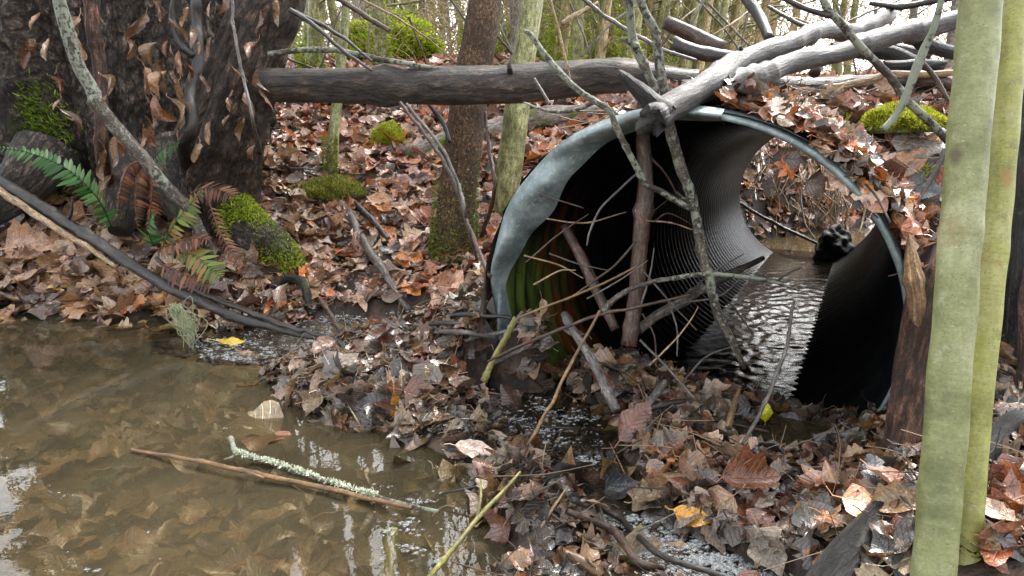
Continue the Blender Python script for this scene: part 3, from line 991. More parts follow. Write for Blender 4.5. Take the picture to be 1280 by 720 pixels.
KINDS = ['oval', 'heart', 'oval', 'oak', 'maple', 'lance', 'oval', 'heart']
PROT = [(k, leaf_proto(k, 100 + i * 7 + j)) for j in range(5) for i, k in enumerate(KINDS)]
def curled(seed):
    V, q, uv = leaf_proto(['oval', 'heart', 'oval', 'lance'][seed % 4], 900 + seed)
    r = np.random.default_rng(seed)
    k = r.uniform(4.5, 9)
    y = V[:, 1]
    ang = y * k
    V = V.copy()
    z0 = V[:, 2] * .3
    V[:, 1] = np.sin(ang) / k
    V[:, 2] = z0 + (1 - np.cos(ang)) / k + .18 * np.sin(V[:, 0] * 3 + seed)
    V[:, 1] += .12 * np.sin(V[:, 0] * 4 + seed * 2)
    return V, q, uv


PROT_C = [('oval', curled(i)) for i in range(8)]
PAL = {  # leaf colours, in groups; sky sheen and crevice shade are mixed in
    'slope': [lin(*c) for c in [(184, 108, 58), (200, 126, 66), (150, 88, 54), (190, 118, 74), (196, 158, 142), (210, 178, 164), (214, 186, 168), (204, 176, 156), (84, 66, 58), (190, 162, 144), (176, 132, 112), (190, 150, 130), (150, 104, 84), (206, 168, 144), (172, 104, 64), (122, 82, 64), (160, 120, 104), (188, 138, 104), (92, 66, 56), (140, 100, 86), (196, 122, 62)]],
    'dam': [lin(*c) for c in [(126, 92, 64), (110, 72, 50), (134, 104, 74), (52, 48, 46), (150, 138, 124), (70, 62, 58), (58, 46, 40), (166, 150, 132), (108, 92, 80), (88, 76, 68), (124, 108, 92), (74, 66, 62), (130, 84, 60), (140, 118, 96), (98, 88, 80), (104, 62, 46), (64, 58, 56), (150, 120, 88), (112, 100, 92)]],
    'bank': [lin(*c) for c in [(150, 118, 92), (118, 92, 78), (176, 146, 114), (96, 76, 68), (134, 100, 78), (162, 126, 92), (84, 66, 60)]],
    'wet': [lin(*c) for c in [(140, 120, 84), (120, 102, 72), (156, 134, 94), (104, 88, 62), (146, 116, 78)]],
}


def rot_from(nrm, yaw):
    nrm = nrm / (np.linalg.norm(nrm) + 1e-9)
    a = np.array([math.cos(yaw), math.sin(yaw), 0]) if np.isscalar(yaw) else np.asarray(yaw, float)
    a = a - nrm * (a @ nrm)
    if np.linalg.norm(a) < 1e-3:
        a = np.array([0, 0, 1.0])
    a /= np.linalg.norm(a)
    return np.stack([a, np.cross(nrm, a), nrm], 1)


def scatter_leaves(name, xs, ys, zs, nrms, sizes, cols, rg, kinds=None, ztilt=None):
    g = Geo()
    POOL = PROT + PROT_C
    pick = np.where(rg.random(len(xs)) < .1, rg.integers(len(PROT), len(POOL), len(xs)), rg.integers(0, len(PROT), len(xs)))
    for k in range(len(POOL)):
        sel = np.nonzero(pick == k)[0]
        if not len(sel):
            continue
        V, q, uv = POOL[k][1]
        Rm = np.stack([rot_from(nrms[i], rg.uniform(0, 6.28)) for i in sel])
        P = np.einsum('nij,vj->nvi', Rm, V) * sizes[sel][:, None, None] + np.stack([xs[sel], ys[sel], zs[sel]], -1)[:, None]
        nv = len(V)
        qq = (q[None] + (np.arange(len(sel)) * nv)[:, None, None]).reshape(-1, 4)
        g.add(P.reshape(-1, 3), qq, None, np.tile(uv, (len(sel), 1)), np.repeat(cols[sel], nv, 0))
    return link(name, g.mesh(name, M['litter']))


def normals(x, y, e=.03):
    h0 = ground(x - e, y)[0]
    h1 = ground(x + e, y)[0]
    h2 = ground(x, y - e)[0]
    h3 = ground(x, y + e)[0]
    n = np.stack([np.clip((h0 - h1) / (2 * e), -1.5, 1.5), np.clip((h2 - h3) / (2 * e), -1.5, 1.5), np.ones_like(x)], -1)
    return n / np.linalg.norm(n, axis=1)[:, None]


def colours(n, keys, rg, var=.18):
    P = np.array([c for k in keys for c in PAL[k]])[:, :3]
    c = P[rg.integers(0, len(P), n)] * rg.uniform(1 - var, 1 + var, (n, 1)) * rg.uniform(.94, 1.06, (n, 3))
    l = c @ np.array([.3, .6, .1])
    k = .0 if keys[0] == 'slope' else .06
    c = (c * (1 - k) + l[:, None] * k) * (np.array([1.03, .99, .91]) if keys[0] == 'slope' else np.array([1.07, .98, .85]))
    return c * (1.3 if keys[0] == 'slope' else 1.15)


def build_litter():
    rg = np.random.default_rng(21)
    X, Y, S, T, K, Lf = [], [], [], [], [], []

    def area(x0, x1, y0, y1, dens, size, tilt, pal, lift, cond=None):
        n = int((x1 - x0) * (y1 - y0) * dens)
        x, y = rg.uniform(x0, x1, n), rg.uniform(y0, y1, n)
        h, l = ground(x, y)
        ok = np.where(y > 5, h > -.34, h > -.012) & (rg.random(n) > np.where((y < 3) & (h < .018), bed_mask(x, y) * 3.0, 0))
        # inside the view only, with a margin
        px, py, d = to_px(np.stack([x, y, h], -1))
        ok &= (px > -140) & (px < 1420) & (py < 860) & (d > .3)
        if cond is not None:
            ok &= cond(x, y, h)
        x, y = x[ok], y[ok]
        X.append(x); Y.append(y); S.append(rg.uniform(size[0], size[1], len(x)) * rg.choice([.7, 1, 1, 1.25], len(x)))
        T.append(np.full(len(x), tilt)); Lf.append(rg.uniform(0, lift, len(x)) ** 1)
        K.append(colours(len(x), pal, rg))

    s_t = lambda x, y: st(x, y)
    near = lambda x, y, h: (y < 2.62)
    area(-1.2, 1.9, .9, 2.62, 1400, (.045, .085), .27, ['dam'], .018, lambda x, y, h: h < .34)
    area(-1.2, 1.9, .9, 2.62, 1900, (.018, .045), .55, ['dam'], .03, lambda x, y, h: h < .34)
    area(-2.6, 1.5, 2.5, 4.2, 500, (.025, .055), .5, ['slope', 'bank'], .035)
    area(.3, 2.2, 1.4, 2.4, 620, (.05, .095), .4, ['slope', 'slope', 'dam'], .03, lambda x, y, h: (h > .2))
    area(-2.6, -.7, 2.55, 3.7, 620, (.07, .14), .28, ['bank'], .03)
    area(-.9, 1.2, 2.3, 3.6, 620, (.055, .11), .24, ['slope', 'slope', 'slope', 'dam'], .022)
    area(-2.6, 1.4, 3.6, 5.6, 430, (.07, .13), .26, ['slope'], .025)
    area(.4, 3.2, 2.3, 4.6, 380, (.06, .11), .4, ['slope'], .04)
    area(-5, 6, 5.5, 9.5, 130, (.09, .15), .32, ['slope'], .03)
    area(1.4, 4.2, 5.6, 8.5, 420, (.06, .11), .5, ['slope', 'bank'], .03, lambda x, y, h: h < .85)
    area(-9, 10, 9.5, 18, 30, (.12, .2), .3, ['slope'], .03)
    x, y, s, t, c, lf = map(np.concatenate, (X, Y, S, T, K, Lf))
    h, _ = ground(x, y)
    n = normals(x, y) + rg.normal(size=(len(x), 3)) * t[:, None]
    n[:, 2] = np.abs(n[:, 2]) + .05
    o = scatter_leaves('leaf_litter', x, y, h + .006 + lf, n, s, c, rg)
    tag(o, kind='stuff')
    # leaves clinging to the earth round the rim
    m = 900
    an, tq = R_(-2) + R_(84) * rg.random(m) ** 1.15, rg.uniform(-.01, .34, m)
    d_ = np.cos(an)[:, None] * SIDE + np.sin(an)[:, None] * PUP
    t_ = -(PR * (d_ @ NCUT)) / (AX @ NCUT) + tq + .02
    Pp = C0 + d_ * (PR + .03 + rg.uniform(0, .03, m)[:, None] + .05 * tq[:, None]) + t_[:, None] * AX
    Pp[:, 2] = np.maximum(Pp[:, 2], np.where(tq > .12, ground(Pp[:, 0], Pp[:, 1])[0] + .01, -1))
    nn_ = d_ * 1.0 + np.array([0, -.5, .35]) + rg.normal(size=(m, 3)) * .4
    o = scatter_leaves('rim_leaf_litter', Pp[:, 0], Pp[:, 1], Pp[:, 2], nn_, rg.uniform(.04, .085, m), colours(m, ['slope', 'slope', 'dam'], rg), rg)
    tag(o, kind='stuff')
    # under water
    m = 2600
    x, y = rg.uniform(-2.6, 1.6, m), rg.uniform(.75, 2.75, m)
    h, _ = ground(x, y)
    ok = (h < -.012) & (st(x, y)[1] < 0)
    x, y, h = x[ok], y[ok], h[ok]
    n = np.tile([0, 0, 1.0], (len(x), 1)) + rg.normal(size=(len(x), 3)) * .18
    s = rg.uniform(.07, .14, len(x))
    z = np.minimum(h + .008 + rg.uniform(0, .02, len(x)), -.012)
    o = scatter_leaves('submerged_leaf_litter', x, y, z, n, s, colours(len(x), ['wet'], rg, .35), rg)
    tag(o, kind='stuff')
    # leaves and muck on the silt in the mouth
    m = 1100
    s_, t_ = rg.uniform(-.44, .44, m), -.22 + .75 * rg.random(m) ** 1.3
    x = C0[0] + s_ * ah[1] + t_ * ah[0]
    y = C0[1] - s_ * ah[0] + t_ * ah[1]
    kp = (bed_mask(x, y) < .2) | (F_front(x, y) > .035)
    x, y, s_, t_ = x[kp], y[kp], s_[kp], t_[kp]
    m = len(x)
    fh = FF(x, y)
    w = sstep(-.02, .55, t_)
    z = np.where(t_ < -.05, fh, np.minimum(fh, capz(s_)) * (1 - w) + (-.23) * w) + .012
    n = np.tile([0, -.2, 1.0], (m, 1)) + rg.normal(size=(m, 3)) * .45
    o = scatter_leaves('mouth_leaf_litter', x, y, z, n, rg.uniform(.05, .1, m), colours(m, ['dam'], rg), rg)
    tag(o, kind='stuff')


build_litter()

# ------------------------------------------------------------------ individual leaves
LEAFMESH = [mesh_np('leaf', p[1][0], p[1][1], p[1][2], None, [M['leaf']]) for p in PROT + PROT_C]
SHAPE = {'oval': 'oval', 'heart': 'broad', 'oak': 'lobed oak', 'maple': 'palmate', 'lance': 'narrow'}


def colour_word(c):
    r, g, b = c[:3]
    lum = .3 * r + .6 * g + .1 * b
    sat = (max(c[:3]) - min(c[:3])) / max(max(c[:3]), 1e-4)
    if lum < .055:
        return 'dark umber' if sat > .5 else 'blackish'
    if sat < .42:
        return 'ash grey' if lum < .16 else 'pale grey'
    if r > 1.9 * g:
        return 'rust orange' if lum > .1 else 'red brown'
    return 'tan' if lum > .19 else 'mid brown'


def put_leaf(P, nrm, yaw, size, color, k, label, group, name='fallen_leaf', cat='leaf'):
    o = bpy.data.objects.new(name, LEAFMESH[k])
    COL.objects.link(o)
    Rm = rot_from(np.asarray(nrm, float), yaw)
    m4 = Matrix.Translation(Vector(P)) @ Matrix([list(r) for r in Rm]).to_4x4()
    o.matrix_world = m4 @ Matrix.Scale(size, 4)
    o.color = tuple(color[:3]) + (1,)
    return tag(o, label, cat, group)


def kind_index(kind, rg):
    return rg.choice([i for i, p in enumerate(PROT) if p[0] == kind])


ZONES = [
    # name, centre px, radii px, count, palette, size, tilt, lift
    ('on the leaf dam beside the pool', (490, 482), (115, 50), 60, ['dam'], (.07, .115), .5, .03),
    ('on the far crest of the leaf dam', (500, 470), (70, 6), 6, ['dam'], (.06, .09), .55, .03),
    ('on the wet heap at the bottom centre', (655, 625), (52, 58), 30, ['dam'], (.055, .09), .6, .035),
    ('on the debris heap before the culvert mouth', (860, 595), (90, 40), 40, ['dam', 'slope'], (.055, .085), .45, .025),
    ('on the debris right of the little puddle', (1050, 650), (75, 36), 24, ['dam', 'slope'], (.06, .095), .35, .025),
    ('on the bank above the culvert rim', (1075, 205), (95, 65), 30, ['slope'], (.05, .08), .5, .03),
    ('on the left bank under the dark stick', (150, 345), (150, 34), 28, ['bank'], (.09, .17), .45, .035),
    ('on the leafy slope below the long log', (490, 215), (95, 80), 34, ['slope'], (.09, .14), .5, .03),
    ('beside the culvert lip on its left', (690, 425), (50, 22), 12, ['dam'], (.06, .09), .5, .03),
    ('at the foot of the pale saplings', (1245, 650), (30, 60), 9, ['dam', 'slope'], (.08, .11), .5, .03),
]


def individual_leaves():
    rg = np.random.default_rng(55)
    seen = {}
    for zn, c, r, n, pal, sz, tilt, lift in ZONES:
        for i in range(n):
            a, q = rg.uniform(0, 6.28), math.sqrt(rg.random())
            px, py = c[0] + r[0] * q * math.cos(a), c[1] + r[1] * q * math.sin(a)
            P = G(px, py)
            if (955 < px < 1105 and 528 < py < 604) or P[2] < .07 and bed_mask(np.array([P[0]]), np.array([P[1]]))[0] > .15:
                continue
            P[2] = max(P[2], .006)
            nr = normals(np.array([P[0]]), np.array([P[1]]))[0]
            nr = nr + rg.normal(size=3) * tilt + np.array([0, -.25, 0])
            nr[2] = abs(nr[2]) + .1
            k = rg.integers(0, len(PROT))
            col = colours(1, pal, rg, .15)[0]
            size = rg.uniform(*sz)
            steep = nr[2] / np.linalg.norm(nr) < .6
            big = 'large' if size > sz[0] + .66 * (sz[1] - sz[0]) else ('small' if size < sz[0] + .33 * (sz[1] - sz[0]) else '')
            lab = ' '.join(w for w in (big, colour_word(col), SHAPE[PROT[k][0]].split()[0], 'leaf', 'standing on edge' if steep else 'lying flat', zn) if w)
            put_leaf(P + np.array([0, 0, .012 + rg.random() * lift]), nr, rg.uniform(0, 6.28), size, col, k, lab, 'fallen leaves ' + zn)


individual_leaves()
rgS = np.random.default_rng(5)


def special_leaf(px, py, kind, size, rgb, label, nrm=(0, -.3, 1), yaw=0, z=None, lift=.03, d=None, name='fallen_leaf'):
    if d is not None:
        P = W(px, py, d)
    elif z is not None:
        P = onz(px, py, z)
    else:
        P = G(px, py) + np.array([0, 0, lift])
    return put_leaf(P, nrm, yaw, size, lin(*rgb), kind_index(kind, rgS), label, None, name)


special_leaf(287, 427, 'lance', .10, (226, 190, 30), 'bright yellow leaf floating on the riffle above the pool', (0, -.15, 1), .1, z=.014)
special_leaf(72, 369, 'lance', .10, (222, 180, 30), 'yellow curled leaf on the left bank near the water', (0, -.3, 1), .2)
special_leaf(180, 392, 'oval', .10, (222, 140, 40), 'orange leaf at the waterline under the left bank', (.1, -.5, 1), .2)
special_leaf(208, 385, 'oval', .09, (226, 160, 44), 'yellow orange leaf leaning upright at the waterline', (-.5, -.6, .7), 1.1)
special_leaf(230, 415, 'oval', .09, (200, 118, 46), 'orange brown leaf under the pale lichen strands at the waterline', (.2, -.7, .6), 2.2)
special_leaf(957, 527, 'oval', .045, (228, 228, 20), 'vivid yellow leaf standing upright in front of the culvert mouth', (0, -1, .15), (.05, 0, 1), lift=.02)
special_leaf(497, 525, 'lance', .10, (196, 130, 30), 'spotted yellow leaf hanging off the front of the leaf dam', (.3, -1, .1), (.15, 0, -1))
special_leaf(592, 596, 'oval', .09, (222, 196, 180), 'pale pinkish leaf sticking out over the bottom pool', (.1, -.4, 1), -.2, lift=.06)
special_leaf(862, 663, 'oval', .07, (226, 160, 40), 'spotted orange yellow leaf above the white foam', (0, -.6, .8), -.4)
special_leaf(1090, 618, 'oak', .085, (56, 60, 66), 'slate grey oak leaf lying on tan leaves by the puddle', (0, -.35, .9), 1.2, lift=.04)
special_leaf(1062, 628, 'maple', .13, (196, 158, 128), 'big tan leaf under the slate grey oak leaf', (0, -.3, .9), .6, lift=.022)
special_leaf(775, 638, 'heart', .075, (62, 66, 70), 'slate blue round leaf on the heap by the foam', (0, -.6, .8), .3, lift=.05)
special_leaf(1020, 668, 'heart', .09, (96, 96, 84), 'greenish grey veined leaf on the right debris heap', (-.1, -.4, .8), 1.0, lift=.03)
special_leaf(930, 628, 'oval', .115, (124, 74, 46), 'big wet chestnut leaf arching over the dark hollow', (.1, -.55, .8), .1, lift=.045)
special_leaf(1145, 200, 'oval', .15, (150, 140, 128), 'large grey ribbed leaf hanging below the moss clump', (-.2, -.6, .7), -.5, lift=.04)
special_leaf(1150, 268, 'oval', .13, (112, 116, 112), 'large olive grey leaf beside the culvert rim', (.0, -.6, .7), -.2, lift=.05)
special_leaf(40, 322, 'heart', .2, (196, 150, 116), 'large tan leaf propped up on the left bank', (.2, -.8, .5), .4, lift=.05)
special_leaf(205, 352, 'oval', .16, (178, 150, 116), 'long beige leaf lying beside the dark stick', (0, -.5, .9), .25, lift=.05)
special_leaf(408, 292, 'oak', .13, (176, 88, 44), 'bright rust leaf on the slope above the mossy root', (.1, -.6, .7), .3, lift=.03)
special_leaf(330, 550, 'oval', .12, (150, 92, 56), 'rusty oval leaf just under the pool surface by the dam', (0, 0, 1), .2, z=-.006)
special_leaf(315, 530, 'heart', .17, (150, 128, 92), 'broad khaki leaf just under the pool surface', (0, 0, 1), 2.8, z=-.008)
special_leaf(565, 368, 'heart', .12, (176, 120, 84), 'brown leaf with curled edge below the brown trunk', (0, -.6, .8), .2, lift=.03)
special_leaf(750, 610, 'oval', .09, (176, 104, 92), 'pinkish red rolled leaf above the small fall', (0, -.5, .8), .2, lift=.03)
special_leaf(790, 560, 'oval', .11, (118, 68, 46), 'glossy red brown leaf next to the small fall', (-.4, -.7, .6), .8, lift=.06)
special_leaf(640, 525, 'oval', .09, (92, 64, 54), 'maroon pointed leaf on the right end of the leaf dam', (-.3, -.8, .5), 1.7, lift=.06)
special_leaf(600, 460, 'oval', .10, (112, 80, 68), 'red brown leaf standing in the leaf dam below the yellow green stick', (-.6, -.6, .5), 2.3, lift=.07)
special_leaf(415, 485, 'oak', .10, (112, 98, 90), 'grey brown oak leaf on the left end of the leaf dam', (-.1, -.7, .7), -1.2, lift=.06)

# ------------------------------------------------------------------ tubes as things


def mk_tube(name, path, rad, mat, seg=8, parent=None, n=None, lump=.06, rough_end=0.0, seed=0, rfunc=None, extra=()):
    """one mesh; extra = [(points, radii)] side twigs of the same piece"""
    path = np.asarray(path, float)
    g = Geo()
    for j, (p, r) in enumerate([(path, rad)] + list(extra)):
        p = np.asarray(p, float)
        L = np.linalg.norm(np.diff(p, axis=0), axis=1).sum()
        k = n or int(np.clip(L / max(np.mean(r) * 1.0, .006), 8, 110))
        P = spline(p, k)
        rr = np.interp(np.linspace(0, 1, k), np.linspace(0, 1, len(r)), r)
        rs = np.random.default_rng(seed + 31 * j)
        if 1:
            w = rs.normal(size=(max(k // 5, 3), 3)) * np.mean(r) * .22
            w[0] = 0
            P = P + spline(w, k)
        kn = rs.random(k) < .10
        rr = rr * (1 + kn * rs.uniform(.1, .3, k))
        v, q, t, uv = tube(P, rr, seg, rfunc if j == 0 else None, True, rough_end if j == 0 else 0, lump, seed + j)
        g.add(v, q, t, uv)
    org = path[0]
    if parent is None:
        return link(name, g.mesh(name, M[mat], org), None, org)
    return link(name, g.mesh(name, M[mat], parent.location), parent)


def pts(lst):
    out = []
    for p in lst:
        if p[2] == 'g':
            out.append(G(p[0], p[1]) + np.array([0, 0, p[3] if len(p) > 3 else 0.01]))
        elif p[2] == 'z':
            out.append(onz(p[0], p[1], p[3]))
        else:
            out.append(W(p[0], p[1], p[2]))
    return np.array(out)


SEED = [100]


def stick(name, label, cat, lst, rpx, mat, twigs=(), group=None, seg=9, lump=.08, rough_end=.0):
    SEED[0] += 1
    P = pts(lst)
    d = [to_px(p)[2] for p in P]
    rads = np.interp(np.linspace(0, 1, len(P)), np.linspace(0, 1, len(rpx)), rpx) * np.array(d) / FPX
    ex = []
    for tl_, tr_ in twigs:
        Q = pts(tl_)
        ex.append((Q, np.array(tr_) * to_px(Q[0])[2] / FPX))
    o = mk_tube(name, P, rads, mat, seg, None, None, lump, rough_end * float(np.mean(rads)), SEED[0], None, ex)
    return tag(o, label, cat, group)


# logs
stick('fallen_log', 'long dark wet log lying level from the big trunk across the brown tree', 'log',
      [(325, 106, 2.75), (420, 108, 2.72), (520, 110, 2.68), (640, 108, 2.6), (740, 101, 2.5), (800, 100, 2.42), (880, 104, 2.36)], [20, 22, 23, 24, 22, 20, 17], 'log_dark', seg=22, lump=.05,
      twigs=[([(640, 95, 2.58), (636, 82, 2.52)], [5, 3])])
stick('fallen_log', 'dark lower log behind the forked grey log at upper right', 'log',
      [(852, 112, 2.3), (950, 108, 2.3), (1040, 104, 2.32), (1120, 102, 2.36), (1230, 100, 2.4)], [12, 15, 14, 12, 12], 'log_dark', seg=16)
P_f = [(818, 150, 1.47), (850, 122, 1.53), (890, 96, 1.64), (935, 70, 1.8), (990, 50, 1.95), (1050, 38, 2.15), (1110, 24, 2.35)]
stick('forked_log', 'weathered grey forked log with a broken end jutting over the culvert', 'log', P_f, [19, 18, 17, 13, 11, 10, 9], 'log_grey', seg=20, lump=.12, rough_end=1.5,
      twigs=[([(862, 118, 1.56), (905, 104, 1.66), (960, 88, 1.78), (1040, 66, 1.9), (1120, 42, 2.0), (1215, 20, 2.08)], [12, 15, 15, 15, 16, 16]), ([(930, 74, 1.78), (926, 56, 1.76)], [4, 2]), ([(1085, 52, 1.96), (1080, 74, 1.94)], [4, 1.5])])
stick('broken_slab', 'dark splintered slab of bark leaning on the broken log end', 'broken wood', [(776, 92, 1.52), (800, 114, 1.5), (826, 142, 1.49)], [3, 12, 15], 'charred', rough_end=1.0)
for lab, lst, r, m in [
    ('broken grey branch end sticking out above the forked log', [(832, 28, 2.5), (870, 48, 2.5), (905, 64, 2.45)], [9, 10, 9], 'stick_brown'),
    ('shorter broken branch end just below the upper one', [(842, 56, 2.45), (880, 64, 2.42), (915, 72, 2.4)], [9, 9, 8], 'stick_dark'),
    ('black wet branch in the pile under the forked log', [(1040, 62, 2.5), (1100, 66, 2.45), (1140, 80, 2.42), (1180, 84, 2.4)], [9, 10, 9, 8], 'charred'),
    ('grey brown branch lying in the middle of the log pile', [(1068, 58, 2.6), (1110, 62, 2.55), (1165, 72, 2.5)], [7, 9, 8], 'log_dark'),
    ('dark pointed branch lying above the lower log', [(1105, 84, 2.34), (1150, 82, 2.34), (1182, 78, 2.36)], [8, 8, 3], 'charred'),
    ('thin tan stick lying along the lower log', [(1027, 110, 2.22), (1080, 104, 2.22), (1110, 93, 2.24), (1195, 92, 2.26)], [4, 5, 5, 4], 'stick_pale'),
    ('pinkish brown branch stub under the forked log', [(1018, 92, 2.25), (1034, 66, 2.3)], [7, 6], 'stick_brown'),
    ('brown branch disappearing behind the pale sapling', [(1140, 100, 2.3), (1200, 112, 2.3)], [10, 10], 'stick_brown'),
    ('moss speckled dark branch near the pale sapling', [(1140, 40, 2.2), (1160, 60, 2.2), (1200, 68, 2.25)], [7, 9, 8], 'charred'),
    ('black branch crossing the top right corner of the woods', [(1088, 4, 2.4), (1130, 8, 2.3), (1190, -4, 2.2)], [3, 4, 4], 'stick_dark'),
    ('dark sloping branch behind the log pile', [(920, -20, 3.0), (948, 20, 2.9), (962, 48, 2.8)], [7, 7, 6], 'stick_dark'),
    ('thin dark twig across the back of the log pile', [(1040, 40, 2.6), (1000, 30, 2.6), (960, 8, 2.7)], [3, 3, 2], 'stick_dark'),
    ('thin stick tilted beside the pale sapling', [(1150, 75, 1.9), (1170, 100, 1.9), (1188, 130, 1.88)], [3, 3, 2], 'stick_brown'),
]:
    stick('broken_branch', lab, 'branch', lst, r, m, group='branches in the log pile', seg=10, rough_end=.3)

bl = stick('buried_log', 'pale half buried log on the slope between the brown tree and the culvert', 'log',
           [(505, 200, 'g', .02), (570, 186, 'g', .045), (640, 172, 'g', .05), (700, 160, 'g', .05), (760, 146, 'g', .03)], [9, 13, 15, 15, 12], 'buried', seg=18, lump=.14)
# sticks near the mouth
stick('dead_sapling', 'upright brown dead stem standing in the culvert mouth', 'stem', [(806, 110, 1.7), (804, 180, 1.72), (806, 260, 1.74), (800, 340, 1.76), (788, 430, 1.78)], [9, 9, 11, 10, 10], 'stick_brown',
      twigs=[([(806, 190, 1.72), (830, 215, 1.73), (850, 250, 1.76)], [2, 1.5, 1])])
stick('dead_branch', 'reddish black branch rising above the broken log end with a short stub', 'branch', [(786, -25, 1.55), (790, 30, 1.6), (794, 55, 1.62), (806, 85, 1.64), (820, 115, 1.65)], [5, 5, 6, 6, 4], 'stick_lichen',
      twigs=[([(795, 58, 1.62), (776, 48, 1.6)], [5, 2])])
stick('lichen_branch', 'long lichen spotted branch leaning from the log down into the culvert mouth', 'branch',
      [(794, -20, 1.5), (815, 35, 1.54), (823, 60, 1.56), (830, 110, 1.58), (838, 160, 1.6), (850, 205, 1.62), (867, 255, 1.64), (882, 330, 1.66), (902, 400, 1.68), (932, 460, 1.7)], [5, 5, 6, 6, 7, 7, 6, 6, 6, 3], 'stick_lichen',
      twigs=[([(867, 258, 1.64), (850, 245, 1.62), (846, 240, 1.6)], [3, 2, 1])])
stick('lichen_branch', 'curved lichen branch arching from the log into the culvert mouth', 'branch',
      [(655, 38, 1.6), (666, 47, 1.6), (690, 80, 1.6), (720, 108, 1.59), (745, 127, 1.58), (762, 140, 1.58), (774, 166, 1.58), (790, 200, 1.59), (807, 228, 1.6), (827, 240, 1.61), (853, 254, 1.62), (868, 262, 1.63)], [2.5, 3.5, 4, 4, 4, 4, 4, 4, 4, 4, 4, 3], 'stick_lichen',
      twigs=[([(668, 50, 1.6), (664, 40, 1.6)], [2, 1]), ([(745, 127, 1.58), (720, 138, 1.6), (690, 140, 1.64), (655, 128, 1.7)], [3, 2.5, 2, 1.2])])
stick('pointed_stick', 'rusty brown stick leaning left inside the culvert mouth', 'stick', [(705, 282, 1.88), (735, 340, 1.84), (770, 410, 1.8)], [6, 7, 6], 'stick_brown')
stick('grey_branch', 'grey and black branch lying across the inside of the culvert', 'branch', [(798, 412, 1.8), (850, 378, 1.88), (890, 356, 1.95), (953, 322, 2.1)], [6, 7, 6, 3], 'stick_grey')
for lab, lst, r, m in [
    ('long thin twig arching level across the culvert mouth', [(752, 388, 1.66), (775, 368, 1.66), (800, 357, 1.66), (840, 347, 1.66), (900, 343, 1.66), (967, 353, 1.66), (1000, 364, 1.66)], [4, 3.5, 3, 3, 3, 2.5, 1.5], 'stick_lichen'),
    ('pale twig rising from the yellow green stick into the mouth', [(646, 398, 1.62), (690, 380, 1.64), (733, 363, 1.66), (770, 347, 1.68), (798, 331, 1.7)], [1.6, 1.6, 1.6, 1.5, 1], 'stick_orange'),
    ('thin twig crossing low from the riffle into the mouth', [(610, 452, 1.7), (640, 437, 1.66), (700, 412, 1.66), (750, 393, 1.66), (800, 383, 1.66), (863, 368, 1.68)], [1.5, 2, 2.2, 2.2, 2, 1.5], 'stick_brown'),
    ('drooping thin twig hanging from the upright dead stem', [(797, 216, 1.7), (775, 236, 1.7), (750, 262, 1.7), (737, 290, 1.7), (734, 307, 1.7)], [1.6, 1.6, 1.5, 1.3, 1], 'stick_grey'),
    ('thin twig slanting behind the upright dead stem', [(795, 302, 1.72), (770, 330, 1.72), (745, 350, 1.73), (712, 372, 1.74)], [1.8, 1.6, 1.4, 1], 'stick_brown'),
    ('forked hair thin twig at the foot of the dead stem', [(800, 385, 1.7), (812, 345, 1.72), (818, 310, 1.74)], [1.4, 1.2, .8], 'stick_grey'),
    ('hair thin twig crossing behind the lichen branch', [(805, 340, 1.72), (840, 380, 1.72), (870, 412, 1.74)], [1.4, 1.2, .9], 'stick_grey'),
    ('hanging hair thin root in the dark mouth', [(835, 375, 1.74), (846, 410, 1.74), (846, 445, 1.74)], [1.4, 1.2, .9], 'stick_grey'),
    ('curled hair thin root in the dark mouth', [(803, 392, 1.72), (818, 420, 1.72), (820, 460, 1.73)], [1.4, 1.2, .9], 'stick_brown'),
    ('thin bent twig lying over the culvert lip', [(800, 425, 1.7), (830, 455, 1.68), (870, 500, 1.64)], [1.6, 1.5, 1.2], 'stick_grey'),
    ('grey forked twig standing before the mouth at right', [(992, 378, 1.6), (984, 430, 1.57), (962, 490, 1.53), (945, 525, 1.5), (928, 555, 1.46)], [2, 2.2, 2.6, 2.6, 2], 'stick_grey'),
    ('little side twig on the level arching twig', [(968, 353, 1.66), (985, 342, 1.66), (1002, 335, 1.66)], [1.8, 1.5, 1], 'stick_lichen'),
]:
    stick('twig', lab, 'twig', lst, r, m, group='twigs across the culvert mouth', seg=6)
rgQ = np.random.default_rng(404)
for i in range(16):
    px, py = rgQ.uniform(690, 960), rgQ.uniform(250, 470)
    a, L, d0 = rgQ.uniform(-1.2, .9), rgQ.uniform(40, 130), rgQ.uniform(1.64, 1.78)
    q = [(px - math.cos(a) * L / 2, py - math.sin(a) * L / 2, d0), (px + rgQ.normal(0, 7), py + rgQ.normal(0, 7), d0 + .02), (px + math.cos(a) * L / 2, py + math.sin(a) * L / 2, d0 + .03)]
    dk = ['stick_grey', 'stick_brown', 'stick_pale'][i % 3]
    stick('twig', f'{"long" if L > 85 else "short"} {["grey", "brown", "pale"][i % 3]} twig {"high" if py < 330 else "low"} in the {"left" if px < 780 else "middle" if px < 870 else "right"} culvert mouth, {"falling rightward" if a > .15 else "rising rightward" if a < -.15 else "nearly level"}', 'twig', q, [1.2, 1.1, .7], dk, group='twigs across the culvert mouth', seg=5)
